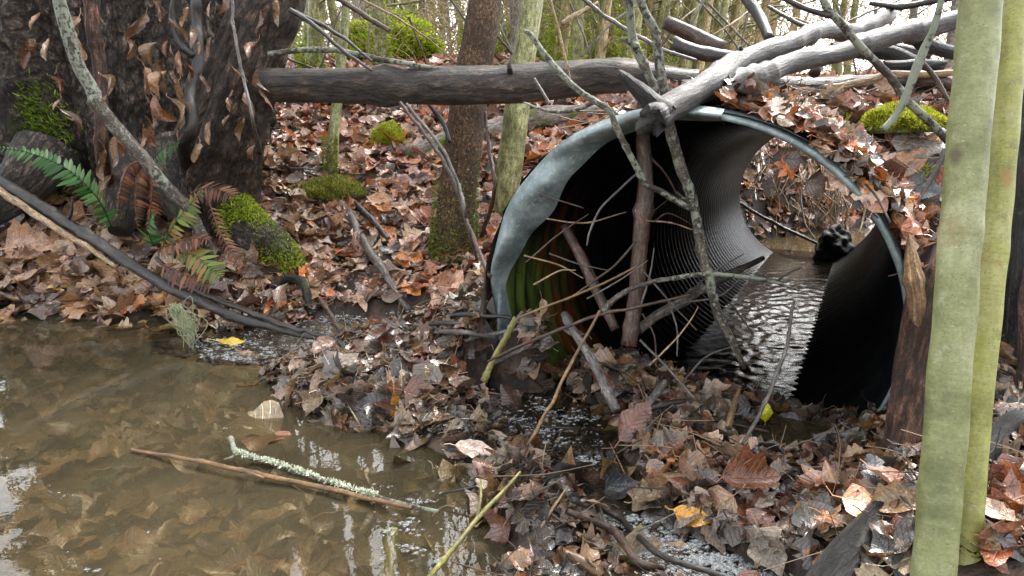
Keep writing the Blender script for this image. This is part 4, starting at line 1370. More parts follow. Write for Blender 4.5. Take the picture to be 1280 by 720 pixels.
for i in range(26):
    px, py = rgQ.uniform(350, 1180), rgQ.uniform(5, 85)
    a, L, d0 = rgQ.choice([-1, 1]) * rgQ.uniform(.3, 1.5), rgQ.uniform(60, 170), rgQ.uniform(2.9, 4.2)
    q = [(px - math.cos(a) * L / 2, py - math.sin(a) * L / 2, d0), (px + rgQ.normal(0, 6), py + rgQ.normal(0, 6), d0), (px + math.cos(a) * L / 2, py + math.sin(a) * L / 2, d0 + .1)]
    w = 'over the long log' if px < 700 else 'behind the forked log' if px < 980 else 'behind the log pile'
    stick('bare_twig', f'bare {["grey", "brown", "pale"][i % 3]} twig {"leaning left" if a > 0 else "leaning right"} {w} before the thicket', 'twig', q, [1.6, 1.4, .8], ['stick_grey', 'stick_brown', 'stick_pale'][i % 3], group='bare twigs before the thicket', seg=5)
stick('yellow_shoot', 'yellow green stick poking up out of the leaf dam', 'stick', [(645, 397, 1.70), (626, 434, 1.72), (604, 476, 1.74)], [3.8, 3.8, 4.0], 'stick_yellow')
stick('red_shoot', 'long red and yellow shoot slanting over the riffle', 'stick', [(750, 388, 1.56), (715, 452, 1.55), (685, 512, 1.54), (650, 572, 1.53)], [1.7, 2.1, 2.3, 2.4], 'stick_orange')
stick('cut_stick', 'straight grey stick with a cut end beside the riffle', 'stick', [(705, 392, 1.82), (738, 446, 1.74), (770, 516, 1.64)], [5, 6, 6.5], 'stick_grey')
stick('broken_stick', 'short tan broken stick lying left of the culvert lip', 'stick', [(588, 377, 2.35), (622, 405, 2.15)], [6, 6.5], 'stick_pale', rough_end=.6)
stick('leaning_stick', 'smooth grey stick lying down the slope into the inlet', 'stick', [(437, 278, 'g', .04), (455, 315, 'g', .05), (480, 358, 'g', .05), (513, 392, 'g', .01)], [5, 5.5, 5, 4], 'stick_grey')
stick('leaning_stick', 'dark short stick just right of the smooth grey stick', 'stick', [(443, 262, 'g', .03), (470, 290, 'g', .03), (486, 305, 'g', .02)], [4, 4, 3.5], 'stick_dark')
stick('fallen_branch', 'long dark branch sloping down the left bank into the water', 'branch', [(-40, 205, 2.75), (30, 245, 2.72), (80, 278, 2.68), (150, 322, 2.6), (220, 362, 2.52), (290, 395, 2.42), (345, 410, 2.36), (400, 424, 2.3)], [8.5, 7.5, 8, 7, 7, 6, 5.5, 3], 'stick_dark', seg=14, lump=.14, twigs=[([(82, 280, 2.68), (88, 266, 2.66), (90, 250, 2.64)], [3, 2, 1]), ([(224, 363, 2.52), (240, 358, 2.5), (262, 362, 2.48)], [3, 2, 1])])
stick('thin_stick', 'thin pale stick below the long dark branch on the left bank', 'stick', [(-15, 228, 2.7), (30, 258, 2.68), (80, 290, 2.64), (145, 333, 2.58)], [4.5, 4.5, 4, 2.5], 'stick_pale')
stick('thin_stick', 'thin black stick running along the end of the long dark branch', 'stick', [(195, 322, 2.56), (240, 360, 2.5), (300, 385, 2.42), (370, 412, 2.3), (420, 424, 2.2)], [2.5, 3.5, 3.5, 3, 2], 'stick_dark')
stick('lichen_branch', 'pale crooked lichen branch leaning on the big dark trunk', 'branch', [(58, -40, 2.2), (72, 8, 2.25), (95, 70, 2.3), (115, 115, 2.34), (127, 137, 2.36), (165, 182, 2.4), (208, 232, 2.45), (240, 275, 2.5), (256, 305, 2.52), (270, 352, 'g', .02)], [8, 8, 8, 8, 9, 8, 7, 7, 7, 5], 'stick_lichen', seg=12,
      twigs=[([(95, 68, 2.3), (84, 30, 2.3), (76, -5, 2.3)], [6, 4, 4])])
stick('dead_sapling', 'brown dead stem standing against the big trunk behind the lichen branch', 'stem', [(112, -30, 2.7), (120, 40, 2.7), (124, 110, 2.68), (130, 190, 2.66), (134, 250, 'g', .0)], [9, 9, 8, 8, 10], 'rot_red')
stick('dead_sapling', 'black crooked stem running up the middle of the big trunk', 'stem', [(250, -30, 2.68), (246, 40, 2.68), (242, 110, 2.66), (236, 170, 2.66), (226, 236, 'g', .0)], [7, 7, 7, 8, 9], 'stick_dark',
      twigs=[([(243, 70, 2.66), (225, 55, 2.64), (215, 20, 2.62), (218, -10, 2.6)], [5, 4, 4, 3])])
stick('vine', 'thin grey vine hanging in front of the big trunk', 'vine', [(290, -10, 2.5), (293, 40, 2.5), (305, 100, 2.52), (320, 165, 2.54), (330, 205, 'g', .0)], [2, 2, 2, 2, 1.5], 'stick_grey')
for lab, lst, r, m in [
    ('dark twig fanning from the trunk edge over the log, uppermost', [(362, 12, 2.6), (395, 28, 2.6), (430, 48, 2.6), (466, 78, 2.6)], [3, 2.5, 2.2, 1.5], 'stick_dark'),
    ('dark twig fanning from the trunk edge, lower of the pair', [(362, 12, 2.58), (400, 38, 2.58), (432, 66, 2.58), (465, 88, 2.56)], [3, 2.6, 2.2, 1.6], 'stick_dark'),
    ('speckled straight stick lying just above the long log', [(335, 68, 2.66), (400, 62, 2.66), (450, 68, 2.66), (510, 80, 2.64), (582, 90, 2.62)], [3.5, 3.5, 3.5, 3, 2], 'stick_lichen'),
    ('brown bare branch hanging in front of the far mossy trunk', [(418, -5, 2.9), (445, 12, 2.9), (468, 28, 2.9), (486, 38, 2.9)], [3.5, 3.2, 3, 2.8], 'stick_brown'),
    ('long thin stem arching from under the log to the culvert lip', [(500, 128, 2.55), (540, 180, 2.5), (566, 225, 2.44), (585, 280, 2.36), (612, 345, 'g', .0)], [2, 2.4, 2.6, 2.6, 2.6], 'stick_brown'),
    ('second thin stem beside the arching one', [(508, 130, 2.56), (550, 182, 2.5), (573, 230, 2.44), (582, 270, 2.38), (597, 330, 'g', .0)], [2, 2.2, 2.2, 2.2, 2], 'stick_grey'),
    ('dark crooked stem between the log and the brown trunk', [(536, 130, 2.9), (552, 150, 2.9), (562, 178, 2.9)], [2.5, 3, 2.5], 'stick_dark'),
    ('thin dark stem standing right of the brown trunk', [(606, 140, 2.8), (612, 190, 2.78), (618, 240, 2.76), (600, 300, 'g', .0)], [2, 2.4, 2.6, 2.6], 'stick_brown'),
    ('pale long twig in front of the thicket over the forked log', [(724, -5, 2.2), (757, 20, 2.2), (785, 38, 2.2), (820, 58, 2.2), (870, 75, 2.2)], [2.5, 2.5, 2.5, 2.5, 2], 'stick_grey'),
    ('pale broken twig hanging in the thicket', [(702, 30, 2.6), (722, 18, 2.6), (748, 4, 2.6)], [3.4, 3, 2.6], 'stick_pale'),
    ('thin pale twig dropping onto the long log', [(688, 0, 2.3), (700, 45, 2.32), (708, 80, 2.34), (713, 98, 2.36)], [1.6, 1.6, 1.4, 1], 'stick_pale'),
    ('small twig sticking up from the long log', [(668, 98, 2.4), (677, 115, 2.38), (687, 130, 2.36)], [1.5, 1.8, 2], 'stick_grey'),
    ('long lichen stick slanting across the log pile to the moss clump', [(1015, -25, 1.75), (1035, 8, 1.76), (1062, 42, 1.78), (1100, 85, 1.8), (1140, 130, 1.82), (1185, 176, 1.84)], [5, 5, 5, 5, 5, 5], 'stick_lichen'),
    ('dark fork joining the long slanting lichen stick', [(1040, 20, 1.76), (1005, 10, 1.78), (965, -10, 1.8)], [4, 3.5, 3], 'stick_dark'),
    ('close green lichened twig hanging at upper right', [(1182, -20, .85), (1168, 30, .86), (1158, 55, .87), (1146, 85, .88), (1132, 118, .89), (1118, 145, .9), (1104, 163, .9)], [4, 4, 5, 6, 5, 5, 4], 'stick_lichen'),
    ('bent pale twig beside the culvert rim at right', [(1182, 185, 1.7), (1168, 218, 1.7), (1146, 252, 1.7)], [3, 3.2, 2.5], 'stick_grey'),
    ('thin twig down the leaves at the right rim', [(1085, 208, 1.72), (1108, 238, 1.7), (1130, 262, 1.68)], [2.2, 2.2, 1.8], 'stick_brown'),
    ('black looped root at the inlet bank', [(340, 366, 'g', .02), (362, 362, 'g', .05), (382, 376, 'g', .06), (390, 398, 'z', .0)], [5, 6, 6, 5], 'charred'),
    ('brown stick leaning out of the inlet below the mossy root', [(383, 372, 'g', .02), (405, 396, 'g', .05), (427, 416, 'z', .01)], [3, 3, 2.5], 'stick_brown'),
]:
    stick('twig', lab, 'twig', lst, r, m, seg=8)

# sticks at the bottom
stick('orange_stick', 'slender orange stick floating across the pool', 'stick', [(165, 562, 'z', .006), (230, 573, 'z', .012), (300, 588, 'z', .014), (380, 604, 'z', .01), (450, 620, 'z', .012), (515, 634, 'z', .02)], [2.2, 2.6, 3, 3.2, 3.2, 2.4], 'stick_orange',
      twigs=[([(305, 589, 'z', .014), (316, 592, 'z', .028), (330, 598, 'z', .02)], [2.2, 1.8, 1])])
lb = stick('lichen_branch', 'floating branch crusted with pale green lichen in the pool', 'branch', [(288, 546, 'z', .03), (297, 566, 'z', .02), (340, 578, 'z', .008), (400, 598, 'z', .006), (470, 620, 'z', .012), (548, 640, 'z', .02)], [3, 3.2, 3.6, 3.6, 3, 2.4], 'stick_lichen', twigs=[([(297, 566, 'z', .02), (290, 572, 'z', .02), (280, 574, 'z', .012)], [2, 1.5, 1])])
stick('green_stake', 'thick green stem standing in the foam at the bottom of the pool', 'stem', [(484, 770, 'z', -.05), (486, 705, 1.27), (487, 668, 1.34)], [11, 10, 10], 'stick_yellow', seg=14)
stick('yellow_shoot', 'bent yellow stick rising from the bottom edge to the wet heap', 'stick', [(525, 735, 'z', .02), (565, 688, 'z', .05), (596, 648, 'z', .07), (622, 622, 'z', .08), (650, 590, 'z', .09)], [3.4, 3.4, 3.0, 2.6, 1.6], 'stick_yellow',
      twigs=[([(596, 648, 'z', .07), (600, 625, 'z', .09), (602, 600, 'z', .1)], [2.2, 1.8, 1.2])])
stick('dark_stick', 'long dark stick over the foam at the bottom, upper of two', 'stick', [(714, 656, 'g', .05), (770, 676, 'g', .05), (830, 695, 'z', .05), (925, 726, 'z', .05)], [3.5, 4, 4, 4], 'stick_dark')
stick('dark_stick', 'red brown stick over the foam at the bottom, lower of two', 'stick', [(708, 664, 'g', .04), (760, 686, 'g', .04), (800, 702, 'z', .04), (830, 710, 'z', .02)], [4, 5, 5, 3], 'stick_brown')
stick('wood_stub', 'short yellow orange stub of rotten wood at the bottom edge', 'broken wood', [(702, 692, 'z', .05), (726, 704, 'z', .045), (752, 722, 'z', .03)], [7, 8, 9], 'stick_orange', rough_end=.8)
stick('pale_stick', 'thin pale brown stick standing out of the heap by the foam', 'stick', [(886, 612, 1.42), (872, 655, 1.36), (856, 700, 1.3)], [3, 4, 4.5], 'stick_pale')
stick('black_root', 'black curved root with pale grit on the heap by the small fall', 'root', [(678, 622, 'g', .03), (700, 616, 'g', .05), (725, 612, 'g', .05)], [5, 6, 5], 'charred')
stick('charred_branch', 'thick charred branch slanting behind the two pale saplings', 'branch', [(1010, 760, 1.02), (1070, 690, 1.1), (1120, 640, 1.16), (1190, 590, 1.22), (1235, 555, 1.26), (1275, 525, 1.3)], [24, 22, 21, 19, 18, 13], 'charred', seg=22, lump=.24, rough_end=.6)
stick('splinter_stake', 'pale splintered wooden stake standing at the right rim of the culvert', 'broken wood', [(1150, 430, 1.46), (1147, 370, 1.46), (1141, 330, 1.46), (1137, 290, 1.46)], [12, 11, 10, 1.5], 'splinter', lump=.18)
stick('wood_chip', 'pale wood splinter standing on the culvert lip', 'broken wood', [(925, 485, 1.62), (918, 508, 1.58), (911, 535, 1.54)], [2, 4, 4], 'splinter')
stick('grey_stick', 'short grey stick pointing into the culvert mouth', 'stick', [(800, 520, 1.6), (816, 498, 1.64), (832, 478, 1.68)], [4, 4.5, 4], 'stick_grey')
stick('grey_stick', 'short black stick by the cut grey stick', 'stick', [(806, 512, 1.62), (835, 505, 1.64), (856, 502, 1.66)], [4, 4, 2.5], 'stick_dark')
for i, (a, b, c_, d_) in enumerate([(535, 418, 600, 422), (560, 408, 640, 412), (545, 428, 620, 436), (580, 440, 650, 425), (520, 405, 585, 398), (610, 470, 690, 440)]):
    stick('twig', ['thin black twig in the inlet drift, nearest the dam', 'longest dark twig of the inlet drift', 'grey twig of the inlet drift behind the dam', 'slanting twig of the inlet drift', 'short twig at the head of the inlet', 'grey twig crossing the yellow green stick'][i], 'twig', [(a, b, 'g', .03), ((a + c_) / 2, (b + d_) / 2, 'g', .035), (c_, d_, 'g', .03)], [3, 3.2, 2], ['stick_dark', 'stick_dark', 'stick_grey', 'stick_grey', 'stick_brown', 'stick_grey'][i], group='twigs drifted into the inlet', seg=7)

# scattered twigs on the ground
rgT = np.random.default_rng(77)
TZ = [('on the leafy slope', (480, 240), (120, 110), 16), ('on the leaf dam', (500, 480), (110, 50), 12), ('on the debris before the culvert', (860, 590), (110, 70), 16),
      ('on the bank right of the culvert rim', (1090, 200), (80, 70), 10), ('on the left bank', (150, 345), (150, 30), 8), ('on the wet heap at the bottom', (660, 620), (45, 60), 8)]
mats_t = [('stick_dark', 'black'), ('stick_brown', 'brown'), ('stick_grey', 'grey'), ('stick_pale', 'pale')]
for zn, c, r, n in TZ:
    for i in range(n):
        a, q = rgT.uniform(0, 6.28), math.sqrt(rgT.random())
        P = G(c[0] + r[0] * q * math.cos(a), c[1] + r[1] * q * math.sin(a))
        L, yw_ = rgT.uniform(.07, .24), rgT.uniform(0, 3.14)
        dv = np.array([math.cos(yw_), math.sin(yw_), 0]) * L / 2
        A, B = P - dv, P + dv
        A[2], B[2] = max(H(*A[:2]), 0) + rgT.uniform(.01, .05), max(H(*B[:2]), 0) + rgT.uniform(.01, .06)
        A[2], B[2] = np.clip(A[2], P[2] - .02, P[2] + .08), np.clip(B[2], P[2] - .02, P[2] + .08)
        C_ = (A + B) / 2 + rgT.normal(size=3) * .008
        C_[2] = max(C_[2], P[2] + .02)
        mt, cw = mats_t[rgT.integers(0, 4)]
        rr = rgT.uniform(.0012, .0035)
        o = mk_tube('twig', [A, C_, B], [rr, rr, rr * .6], mt, 6, n=9, seed=i)
        tag(o, f'{"short" if L < .15 else "long"} {"thin" if rr < .0022 else "stout"} {cw} twig lying {zn}', 'twig', 'loose twigs ' + zn)

g = Geo()
rgL = np.random.default_rng(321)
for (x0, x1, y0, y1, n) in [(-1.1, 1.6, .95, 2.6, 1500), (-2.4, 1.2, 2.6, 4.2, 700), (.5, 2.2, 1.6, 2.8, 350)]:
    x, y = rgL.uniform(x0, x1, n), rgL.uniform(y0, y1, n)
    h, _ = ground(x, y)
    ok = (h > -.005) & (rgL.random(n) > np.where(y < 3, bed_mask(x, y) * 1.5, 0)) & ~((np.abs(st(x, y)[0]) < .5) & (st(x, y)[1] > -.1) & (y < 1.9))
    for X_, Y_, Z_ in zip(x[ok], y[ok], h[ok]):
        L = rgL.uniform(.02, .1)
        d = rgL.normal(size=3) * [1, 1, .35]
        d *= L / np.linalg.norm(d)
        a = np.array([X_, Y_, Z_ + rgL.uniform(.02, .055)])
        v, q, t, uv = tube(spline([a - d, a + rgL.normal(size=3) * L * .12, a + d], 5), np.linspace(1, .5, 5) * rgL.uniform(.0006, .0018), 4, None, False)
        cc_ = np.array(lin(*[(150, 126, 100), (70, 56, 46), (110, 90, 74), (176, 156, 130), (50, 42, 36)][rgL.integers(0, 5)])[:3])
        g.add(v, q, t, uv, np.tile(cc_, (len(v), 1)))
tag(link('twig_litter', g.mesh('twig_litter', M['blade'])), kind='stuff')

# ------------------------------------------------------------------ moss


def tufts(g, P, Nn, rg, L=(.008, .02), cols=((90, 104, 24), (138, 150, 44), (176, 182, 66)), w=.0022, per=1):
    P = np.repeat(P, per, 0)
    Nn = np.repeat(Nn, per, 0)
    n = len(P)
    d = Nn + rg.normal(size=(n, 3)) * .55
    d /= np.linalg.norm(d, axis=1)[:, None]
    s = np.cross(d, rg.normal(size=(n, 3)))
    s /= np.linalg.norm(s, axis=1)[:, None]
    l = rg.uniform(L[0], L[1], n)[:, None]
    b = P - Nn * .003
    v = np.stack([b - s * w, b + s * w, b + d * l * .6 + s * w * .8 + Nn * .002, b + d * l], 1)
    C = np.array([lin(*c)[:3] for c in cols]) * 1.5
    cc = C[rg.integers(0, len(C), n)] * rg.uniform(.7, 1.25, (n, 1))
    i = np.arange(n) * 4
    g.add(v.reshape(-1, 3), np.stack([i, i + 1, i + 2, i + 3], -1), None, None, np.repeat(cc, 4, 0))


def mound_pts(c, rad, n, rg, bump=.15):
    d = rg.normal(size=(n, 3))
    d[:, 2] = np.abs(d[:, 2]) * .9 + .02
    d /= np.linalg.norm(d, axis=1)[:, None]
    k = 1 + bump * np.sin(3.1 * d[:, 0] + 1.3) * np.sin(2.7 * d[:, 1]) + bump * .6 * np.sin(7 * d[:, 0]) * np.sin(6 * d[:, 2] + d[:, 1] * 5)
    P = c + d * np.asarray(rad) * k[:, None]
    nn = d / np.asarray(rad)
    return P, nn / np.linalg.norm(nn, axis=1)[:, None]


def dome(c, rad, bump=.15, nu=36, nv=14, low=-.3):
    u, v = np.meshgrid(np.linspace(0, 2 * np.pi, nu + 1), np.linspace(low, np.pi / 2, nv))
    d = np.stack([np.cos(v) * np.cos(u), np.cos(v) * np.sin(u), np.sin(v)], -1)
    k = 1 + bump * np.sin(3.1 * d[..., 0] + 1.3) * np.sin(2.7 * d[..., 1]) + bump * .6 * np.sin(7 * d[..., 0]) * np.sin(6 * d[..., 2] + d[..., 1] * 5)
    P = c + d * np.asarray(rad) * k[..., None]
    i = np.arange(P[..., 0].size).reshape(nv, nu + 1)
    return P.reshape(-1, 3), np.stack([i[:-1, :-1], i[:-1, 1:], i[1:, 1:], i[1:, :-1]], -1).reshape(-1, 4)


rgM = np.random.default_rng(91)


def mossy(name, label, cat, c, rad, n, L=(.008, .02), cover=.25, cols=None, base='rock'):
    c = np.asarray(c, float)
    e = empty(name, c, label, cat)
    v, q = dome(c, np.asarray(rad) * .96)
    link('stone' if base == 'rock' else 'mound', Geo().add(v, q).mesh('stone', M[base], c), e)
    P, nn = mound_pts(c, rad, n, rgM)
    keep = nn[:, 2] + .5 * np.sin(P[:, 0] * 30) * .3 > cover
    g = Geo()
    tufts(g, P[keep], nn[keep], rgM, L, *([cols] if cols else []))
    # thin fringe creeping onto the ground
    m = n // 4
    a_, q_ = rgM.uniform(0, 6.28, m), 1 + np.abs(rgM.normal(0, .3, m))
    X_, Y_ = c[0] + np.cos(a_) * q_ * rad[0], c[1] + np.sin(a_) * q_ * rad[1]
    Z_ = ground(X_, Y_)[0] + .012
    kk = (np.sin(a_ * 5 + c[0] * 9) + rgM.normal(0, .4, m) > .1) & (np.abs(Z_ - c[2]) < .15)
    tufts(g, np.stack([X_, Y_, Z_], -1)[kk], np.tile([0, 0, 1.0], (kk.sum(), 1)), rgM, L, *([cols] if cols else []))
    link('moss', g.mesh('moss', M['blade'], c), e)
    return e


def gp_(px, py, dz=0):
    return G(px, py) + np.array([0, 0, dz])


BR = ((130, 140, 30), (178, 182, 50), (200, 200, 84))
mossy('mossy_rock', 'rounded rock capped with yellow green moss under the long log', 'mossy rock', gp_(486, 180, -.02), (.085, .10, .125), 9000, cover=.05, cols=BR)
mossy('mossy_mound', 'low mossy mound around the foot of the thin sapling', 'mossy mound', gp_(412, 246, .0), (.17, .15, .085), 9000, cover=.12, cols=((84, 90, 30), (120, 122, 42), (148, 146, 66)), base='soil')
mossy('moss_clump', 'bright green moss clump on the bank above the culvert rim', 'moss', gp_(1122, 172, .03), (.10, .08, .052), 9000, L=(.008, .018), cover=.0, cols=BR, base='moss_bed')
mossy('mossy_rock', 'small mossy stone to the right of the moss capped rock', 'mossy rock', gp_(530, 190, -.02), (.07, .06, .05), 2500, cover=.3, cols=((104, 96, 30), (140, 128, 44), (150, 140, 60)))
# mossy root of the big trunk
e = empty('mossy_root', gp_(255, 245), 'moss covered root running down from the big trunk towards the inlet', 'root')
rp = spline([gp_(238, 232, .02), gp_(275, 268, .05), gp_(310, 300, .04), gp_(345, 322, .02), gp_(375, 345, -.02)], 40)
rr_ = np.interp(np.linspace(0, 1, 40), [0, .3, .7, 1], [.10, .10, .085, .045])
v, q, t, uv = tube(rp, rr_, 20, None, True, 0, .12, 4)
link('root_wood', Geo().add(v, q, t, uv).mesh('root_wood', M['trunk_dark'], e.location), e)
i_ = rgM.integers(0, 38, 9000)
an = rgM.uniform(-1.2, 1.9, 9000)
tanv = np.gradient(rp, axis=0)
tanv /= np.linalg.norm(tanv, axis=1)[:, None]
sd = np.cross(tanv, [0, 0, 1.0])
upv = np.cross(sd, tanv)
nn = np.cos(an)[:, None] * upv[i_] + np.sin(an)[:, None] * sd[i_]
Pm = rp[i_] + nn * rr_[i_][:, None] + tanv[i_] * rgM.uniform(0, .012, 9000)[:, None]
kp = (np.sin(Pm[:, 0] * 22) * np.sin(Pm[:, 1] * 19 + 1) > -.35)
g = Geo()
tufts(g, Pm[kp] + nn[kp] * .012, nn[kp], rgM, (.01, .024), ((100, 118, 26), (138, 156, 44), (166, 176, 64)), .003)
link('moss', g.mesh('moss', M['blade'], e.location), e)

# ------------------------------------------------------------------ trees close by
TR = np.array([-1.9, 3.8, 0.0])
TR[2] = .3
big = empty('big_tree', TR, 'massive dark furrowed tree trunk with hanging dead leaves at upper left', 'tree')


def big_r(th, L):
    z = L
    f = 1 + .32 * np.exp(-z / .35)
    fl = .10 * np.sin(5 * th + .6 * np.sin(2 * z)) + .06 * np.sin(9 * th + 1.5 + 1.4 * z) + .035 * np.sin(17 * th + 3 * z) + .02 * np.sin(31 * th - 4 * z + 2 * np.sin(5 * z))
    return f * (1 + fl * (1 + .8 * np.exp(-z / .5)))


tp = spline([TR - [0, 0, .3], TR + [0.0, .02, .6], TR + [-.05, .1, 1.6], TR + [-.15, .25, 3.2], TR + [-.3, .5, 6.5]], 420)
tr_ = np.interp(np.linspace(0, 1, 420), [0, .12, .4, 1], [.60, .60, .56, .40])
v, q, t, uv = tube(tp, tr_, 240, big_r, True)
# fine bark relief
nv_ = np.array([mnoise.fractal(Vector((a[0] * 11, a[1] * 11, a[2] * 5)), .8, 2, 6) - .6 * abs(mnoise.noise(Vector((a[0] * 26, a[1] * 26, a[2] * 9)))) for a in v])
cen = np.array([TR[0], TR[1]])
dr = v[:, :2] - cen
dr /= np.linalg.norm(dr, axis=1)[:, None] + 1e-6
v[:, :2] += dr * (nv_ * .040)[:, None]
link('trunk', Geo().add(v, q, t, uv).mesh('trunk', M['trunk_dark'], TR), big)
# leaning right-hand stem of the same tree
sp_ = spline([W(255, 262, 3.15), W(272, 190, 3.02), W(295, 120, 2.95), W(318, 50, 2.92), W(345, -30, 2.94), W(352, -220, 3.1), W(350, -520, 3.4)], 120)
srad = np.interp(np.linspace(0, 1, 120), [0, .15, .4, 1], [.20, .16, .13, .10])
v, q, t, uv = tube(sp_, srad, 56, lambda th, L: 1 + .10 * np.sin(4 * th + 3 * L) + .06 * np.sin(9 * th - 5 * L + 1) + .03 * np.sin(21 * th + 9 * L), True, 0, .05, 8)
nv_ = np.array([mnoise.fractal(Vector((a[0] * 14, a[1] * 14, a[2] * 6)), 1, 2, 5) for a in v])
v[:, 1] -= nv_ * .02
v[:, 0] += nv_ * .012
link('stem', Geo().add(v, q, t, uv).mesh('stem', M['stem_bark'], TR), big)
for pp, rr in [([(60, 190, 3.1), (30, 230, 3.0), (-20, 275, 2.95)], [.13, .10, .05]), ([(170, 200, 3.1), (160, 250, 2.98), (150, 290, 2.9)], [.14, .10, .04]), ([(215, 190, 3.05), (225, 240, 2.95), (235, 275, 2.88)], [.12, .09, .04])]:
    P = spline(pts(pp), 26)
    v, q, t, uv = tube(P, np.interp(np.linspace(0, 1, 26), np.linspace(0, 1, 3), rr), 22, None, True, 0, .15, 6)
    link('root', Geo().add(v, q, t, uv).mesh('root', M['trunk_dark'], TR), big)
# moss on the left flank
dg = bpy.context.evaluated_depsgraph_get
g = Geo()
mp, mn = [], []
for _ in range(9000):
    px, py = rgM.uniform(-40, 100), rgM.uniform(95, 260)
    if rgM.random() > math.exp(-((px - 18) / 42) ** 2 - ((py - 190) / 70) ** 2):
        continue
    d = rgM.uniform(2.86, 3.0)
    mp.append((px, py))
mp = np.array(mp)


def trunk_hits(P2):
    dd = np.arange(2.4, 4.2, .02)
    out = []
    for px, py in P2:
        P = CAM + ray(px, py) * dd[:, None]
        z = P[:, 2] - TR[2] + .3
        rad = .61 * (1 + .32 * np.exp(-np.maximum(z, 0) / .35))
        b_ = np.nonzero((np.hypot(P[:, 0] - TR[0], P[:, 1] - TR[1]) < rad))[0]
        if len(b_):
            out.append(P[b_[0]])
    return np.array(out)


hit = trunk_hits(mp[::4])
nn = hit - np.array([TR[0], TR[1], 0])
nn[:, 2] = .25
nn /= np.linalg.norm(nn, axis=1)[:, None]
nn[:, 2] += .2
hit = np.repeat(hit, 8, 0) + rgM.normal(size=(len(hit) * 8, 3)) * .016
nn = np.repeat(nn, 8, 0)
tufts(g, hit - nn * .01, nn, rgM, (.012, .035), ((62, 80, 20), (92, 112, 30), (120, 138, 44)), .003)
link('moss', g.mesh('moss', M['blade'], TR), big)

# hanging dead leaves on the big trunk
CURLED = list(range(len(PROT), len(PROT) + 8))
HL = [(200, 95), (205, 105), (212, 88), (228, 118), (236, 88), (248, 60), (100, 60), (88, 150), (60, 60), (160, 60), (170, 30), (300, 90), (310, 130), (300, 160), (208, 60), (240, 45), (45, 25), (40, 68), (92, 32), (125, 20), (197, 12), (230, 20), (222, 35), (215, 62), (226, 78), (195, 68), (182, 100), (184, 120), (192, 150), (190, 168), (217, 95), (238, 100), (255, 104), (220, 140), (205, 135), (262, 60),
      (285, 130), (290, 120), (283, 150), (226, 165), (262, 165), (132, 105), (138, 130), (145, 188), (150, 180), (128, 205), (132, 235), (75, 85), (72, 130), (70, 105), (330, 100), (333, 120), (325, 25), (345, 15), (315, 60), (275, 0), (262, 12), (318, 190), (245, 190), (165, 178), (178, 175)]
for i, (px, py) in enumerate(HL):
    kd = ['oval', 'heart', 'lance', 'oval'][i % 4]
    c = [(150, 112, 80), (172, 132, 98), (120, 84, 60), (186, 150, 116), (150, 96, 58)][i % 5]
    w = ['brown', 'tan', 'dark brown', 'pale tan', 'rust brown'][i % 5]
    zone = 'top left of' if (px < 150 and py < 100) else 'lower left of' if px < 150 else 'upper middle of' if (px < 270 and py < 80) else 'centre of' if px < 270 else 'right stem of'
    nr = np.array([rgS.normal(0, 1.3), -.8, rgS.normal(0, .3)])
    put_leaf(W(px, py, 2.58 + .02 * (i % 4)), nr, (rgS.normal(0, .35), rgS.normal(0, .2), -1.0), rgS.uniform(.045, .125), np.array(lin(*c)) * rgS.uniform(.6, 1.3), int(CURLED[i % len(CURLED)]),
             f'{w} curled dead leaf hanging against the {zone} the big trunk', 'dead leaves hanging on the big trunk', 'hanging_leaf')
    # orient: tip down
    o = COL.objects[-1]

# brown tree
bt = gp_(566, 318)
tree_b = empty('tree', bt, 'straight brown scaly barked tree standing behind the long log', 'tree')
path = spline([bt - [0, 0, .15], W(567, 300, 3.1), W(577, 200, 3.06), W(590, 100, 3.05), W(607, 0, 3.05), W(630, -170, 3.15), W(690, -700, 3.6)], 110)
rad = np.interp(np.linspace(0, 1, 110), [0, .08, .2, .5, 1], [.115, .09, .08, .075, .05])
v, q, t, uv = tube(path, rad, 36, lambda th, L: 1 + .05 * np.sin(5 * th) * np.exp(-L / .3) + .015 * np.sin(23 * th + 40 * L), True, 0, .03, 2)
link('trunk', Geo().add(v, q, t, uv).mesh('trunk', M['trunk_brown'], bt), tree_b)
g = Geo()
an = rgM.uniform(0, 6.28, 5200)
hh = rgM.exponential(.11, 5200)
kp = hh < .45
an, hh = an[kp], hh[kp]
nn = np.stack([np.cos(an), np.sin(an), np.full(len(an), .2)], -1)
ax_ = np.interp(hh, [0, .5], [0, .03])
tufts(g, bt + np.stack([ax_ + np.cos(an) * (.098 - .03 * np.minimum(hh, .3)), np.sin(an) * (.098 - .03 * np.minimum(hh, .3)), hh - .02], -1), nn, rgM, (.006, .018), ((58, 66, 22), (86, 96, 30), (112, 118, 40)), .0022)
link('moss', g.mesh('moss', M['blade'], bt), tree_b)
# olive tree right of it
gt = W(632, 262, 3.34)
tree_o = empty('tree', gt, 'smooth olive green tree just left of the culvert', 'tree')
path = spline([gt - [0, 0, .12], W(634, 240, 3.3), W(642, 170, 3.28), W(652, 90, 3.25), W(666, 0, 3.25), W(700, -200, 3.4), W(760, -700, 3.9)], 90)
v, q, t, uv = tube(path, np.interp(np.linspace(0, 1, 90), [0, .1, .3, 1], [.068, .056, .058, .04]), 28, None, True, 0, .035, 5)
link('trunk', Geo().add(v, q, t, uv).mesh('trunk', M['bark_olive'], gt), tree_o)
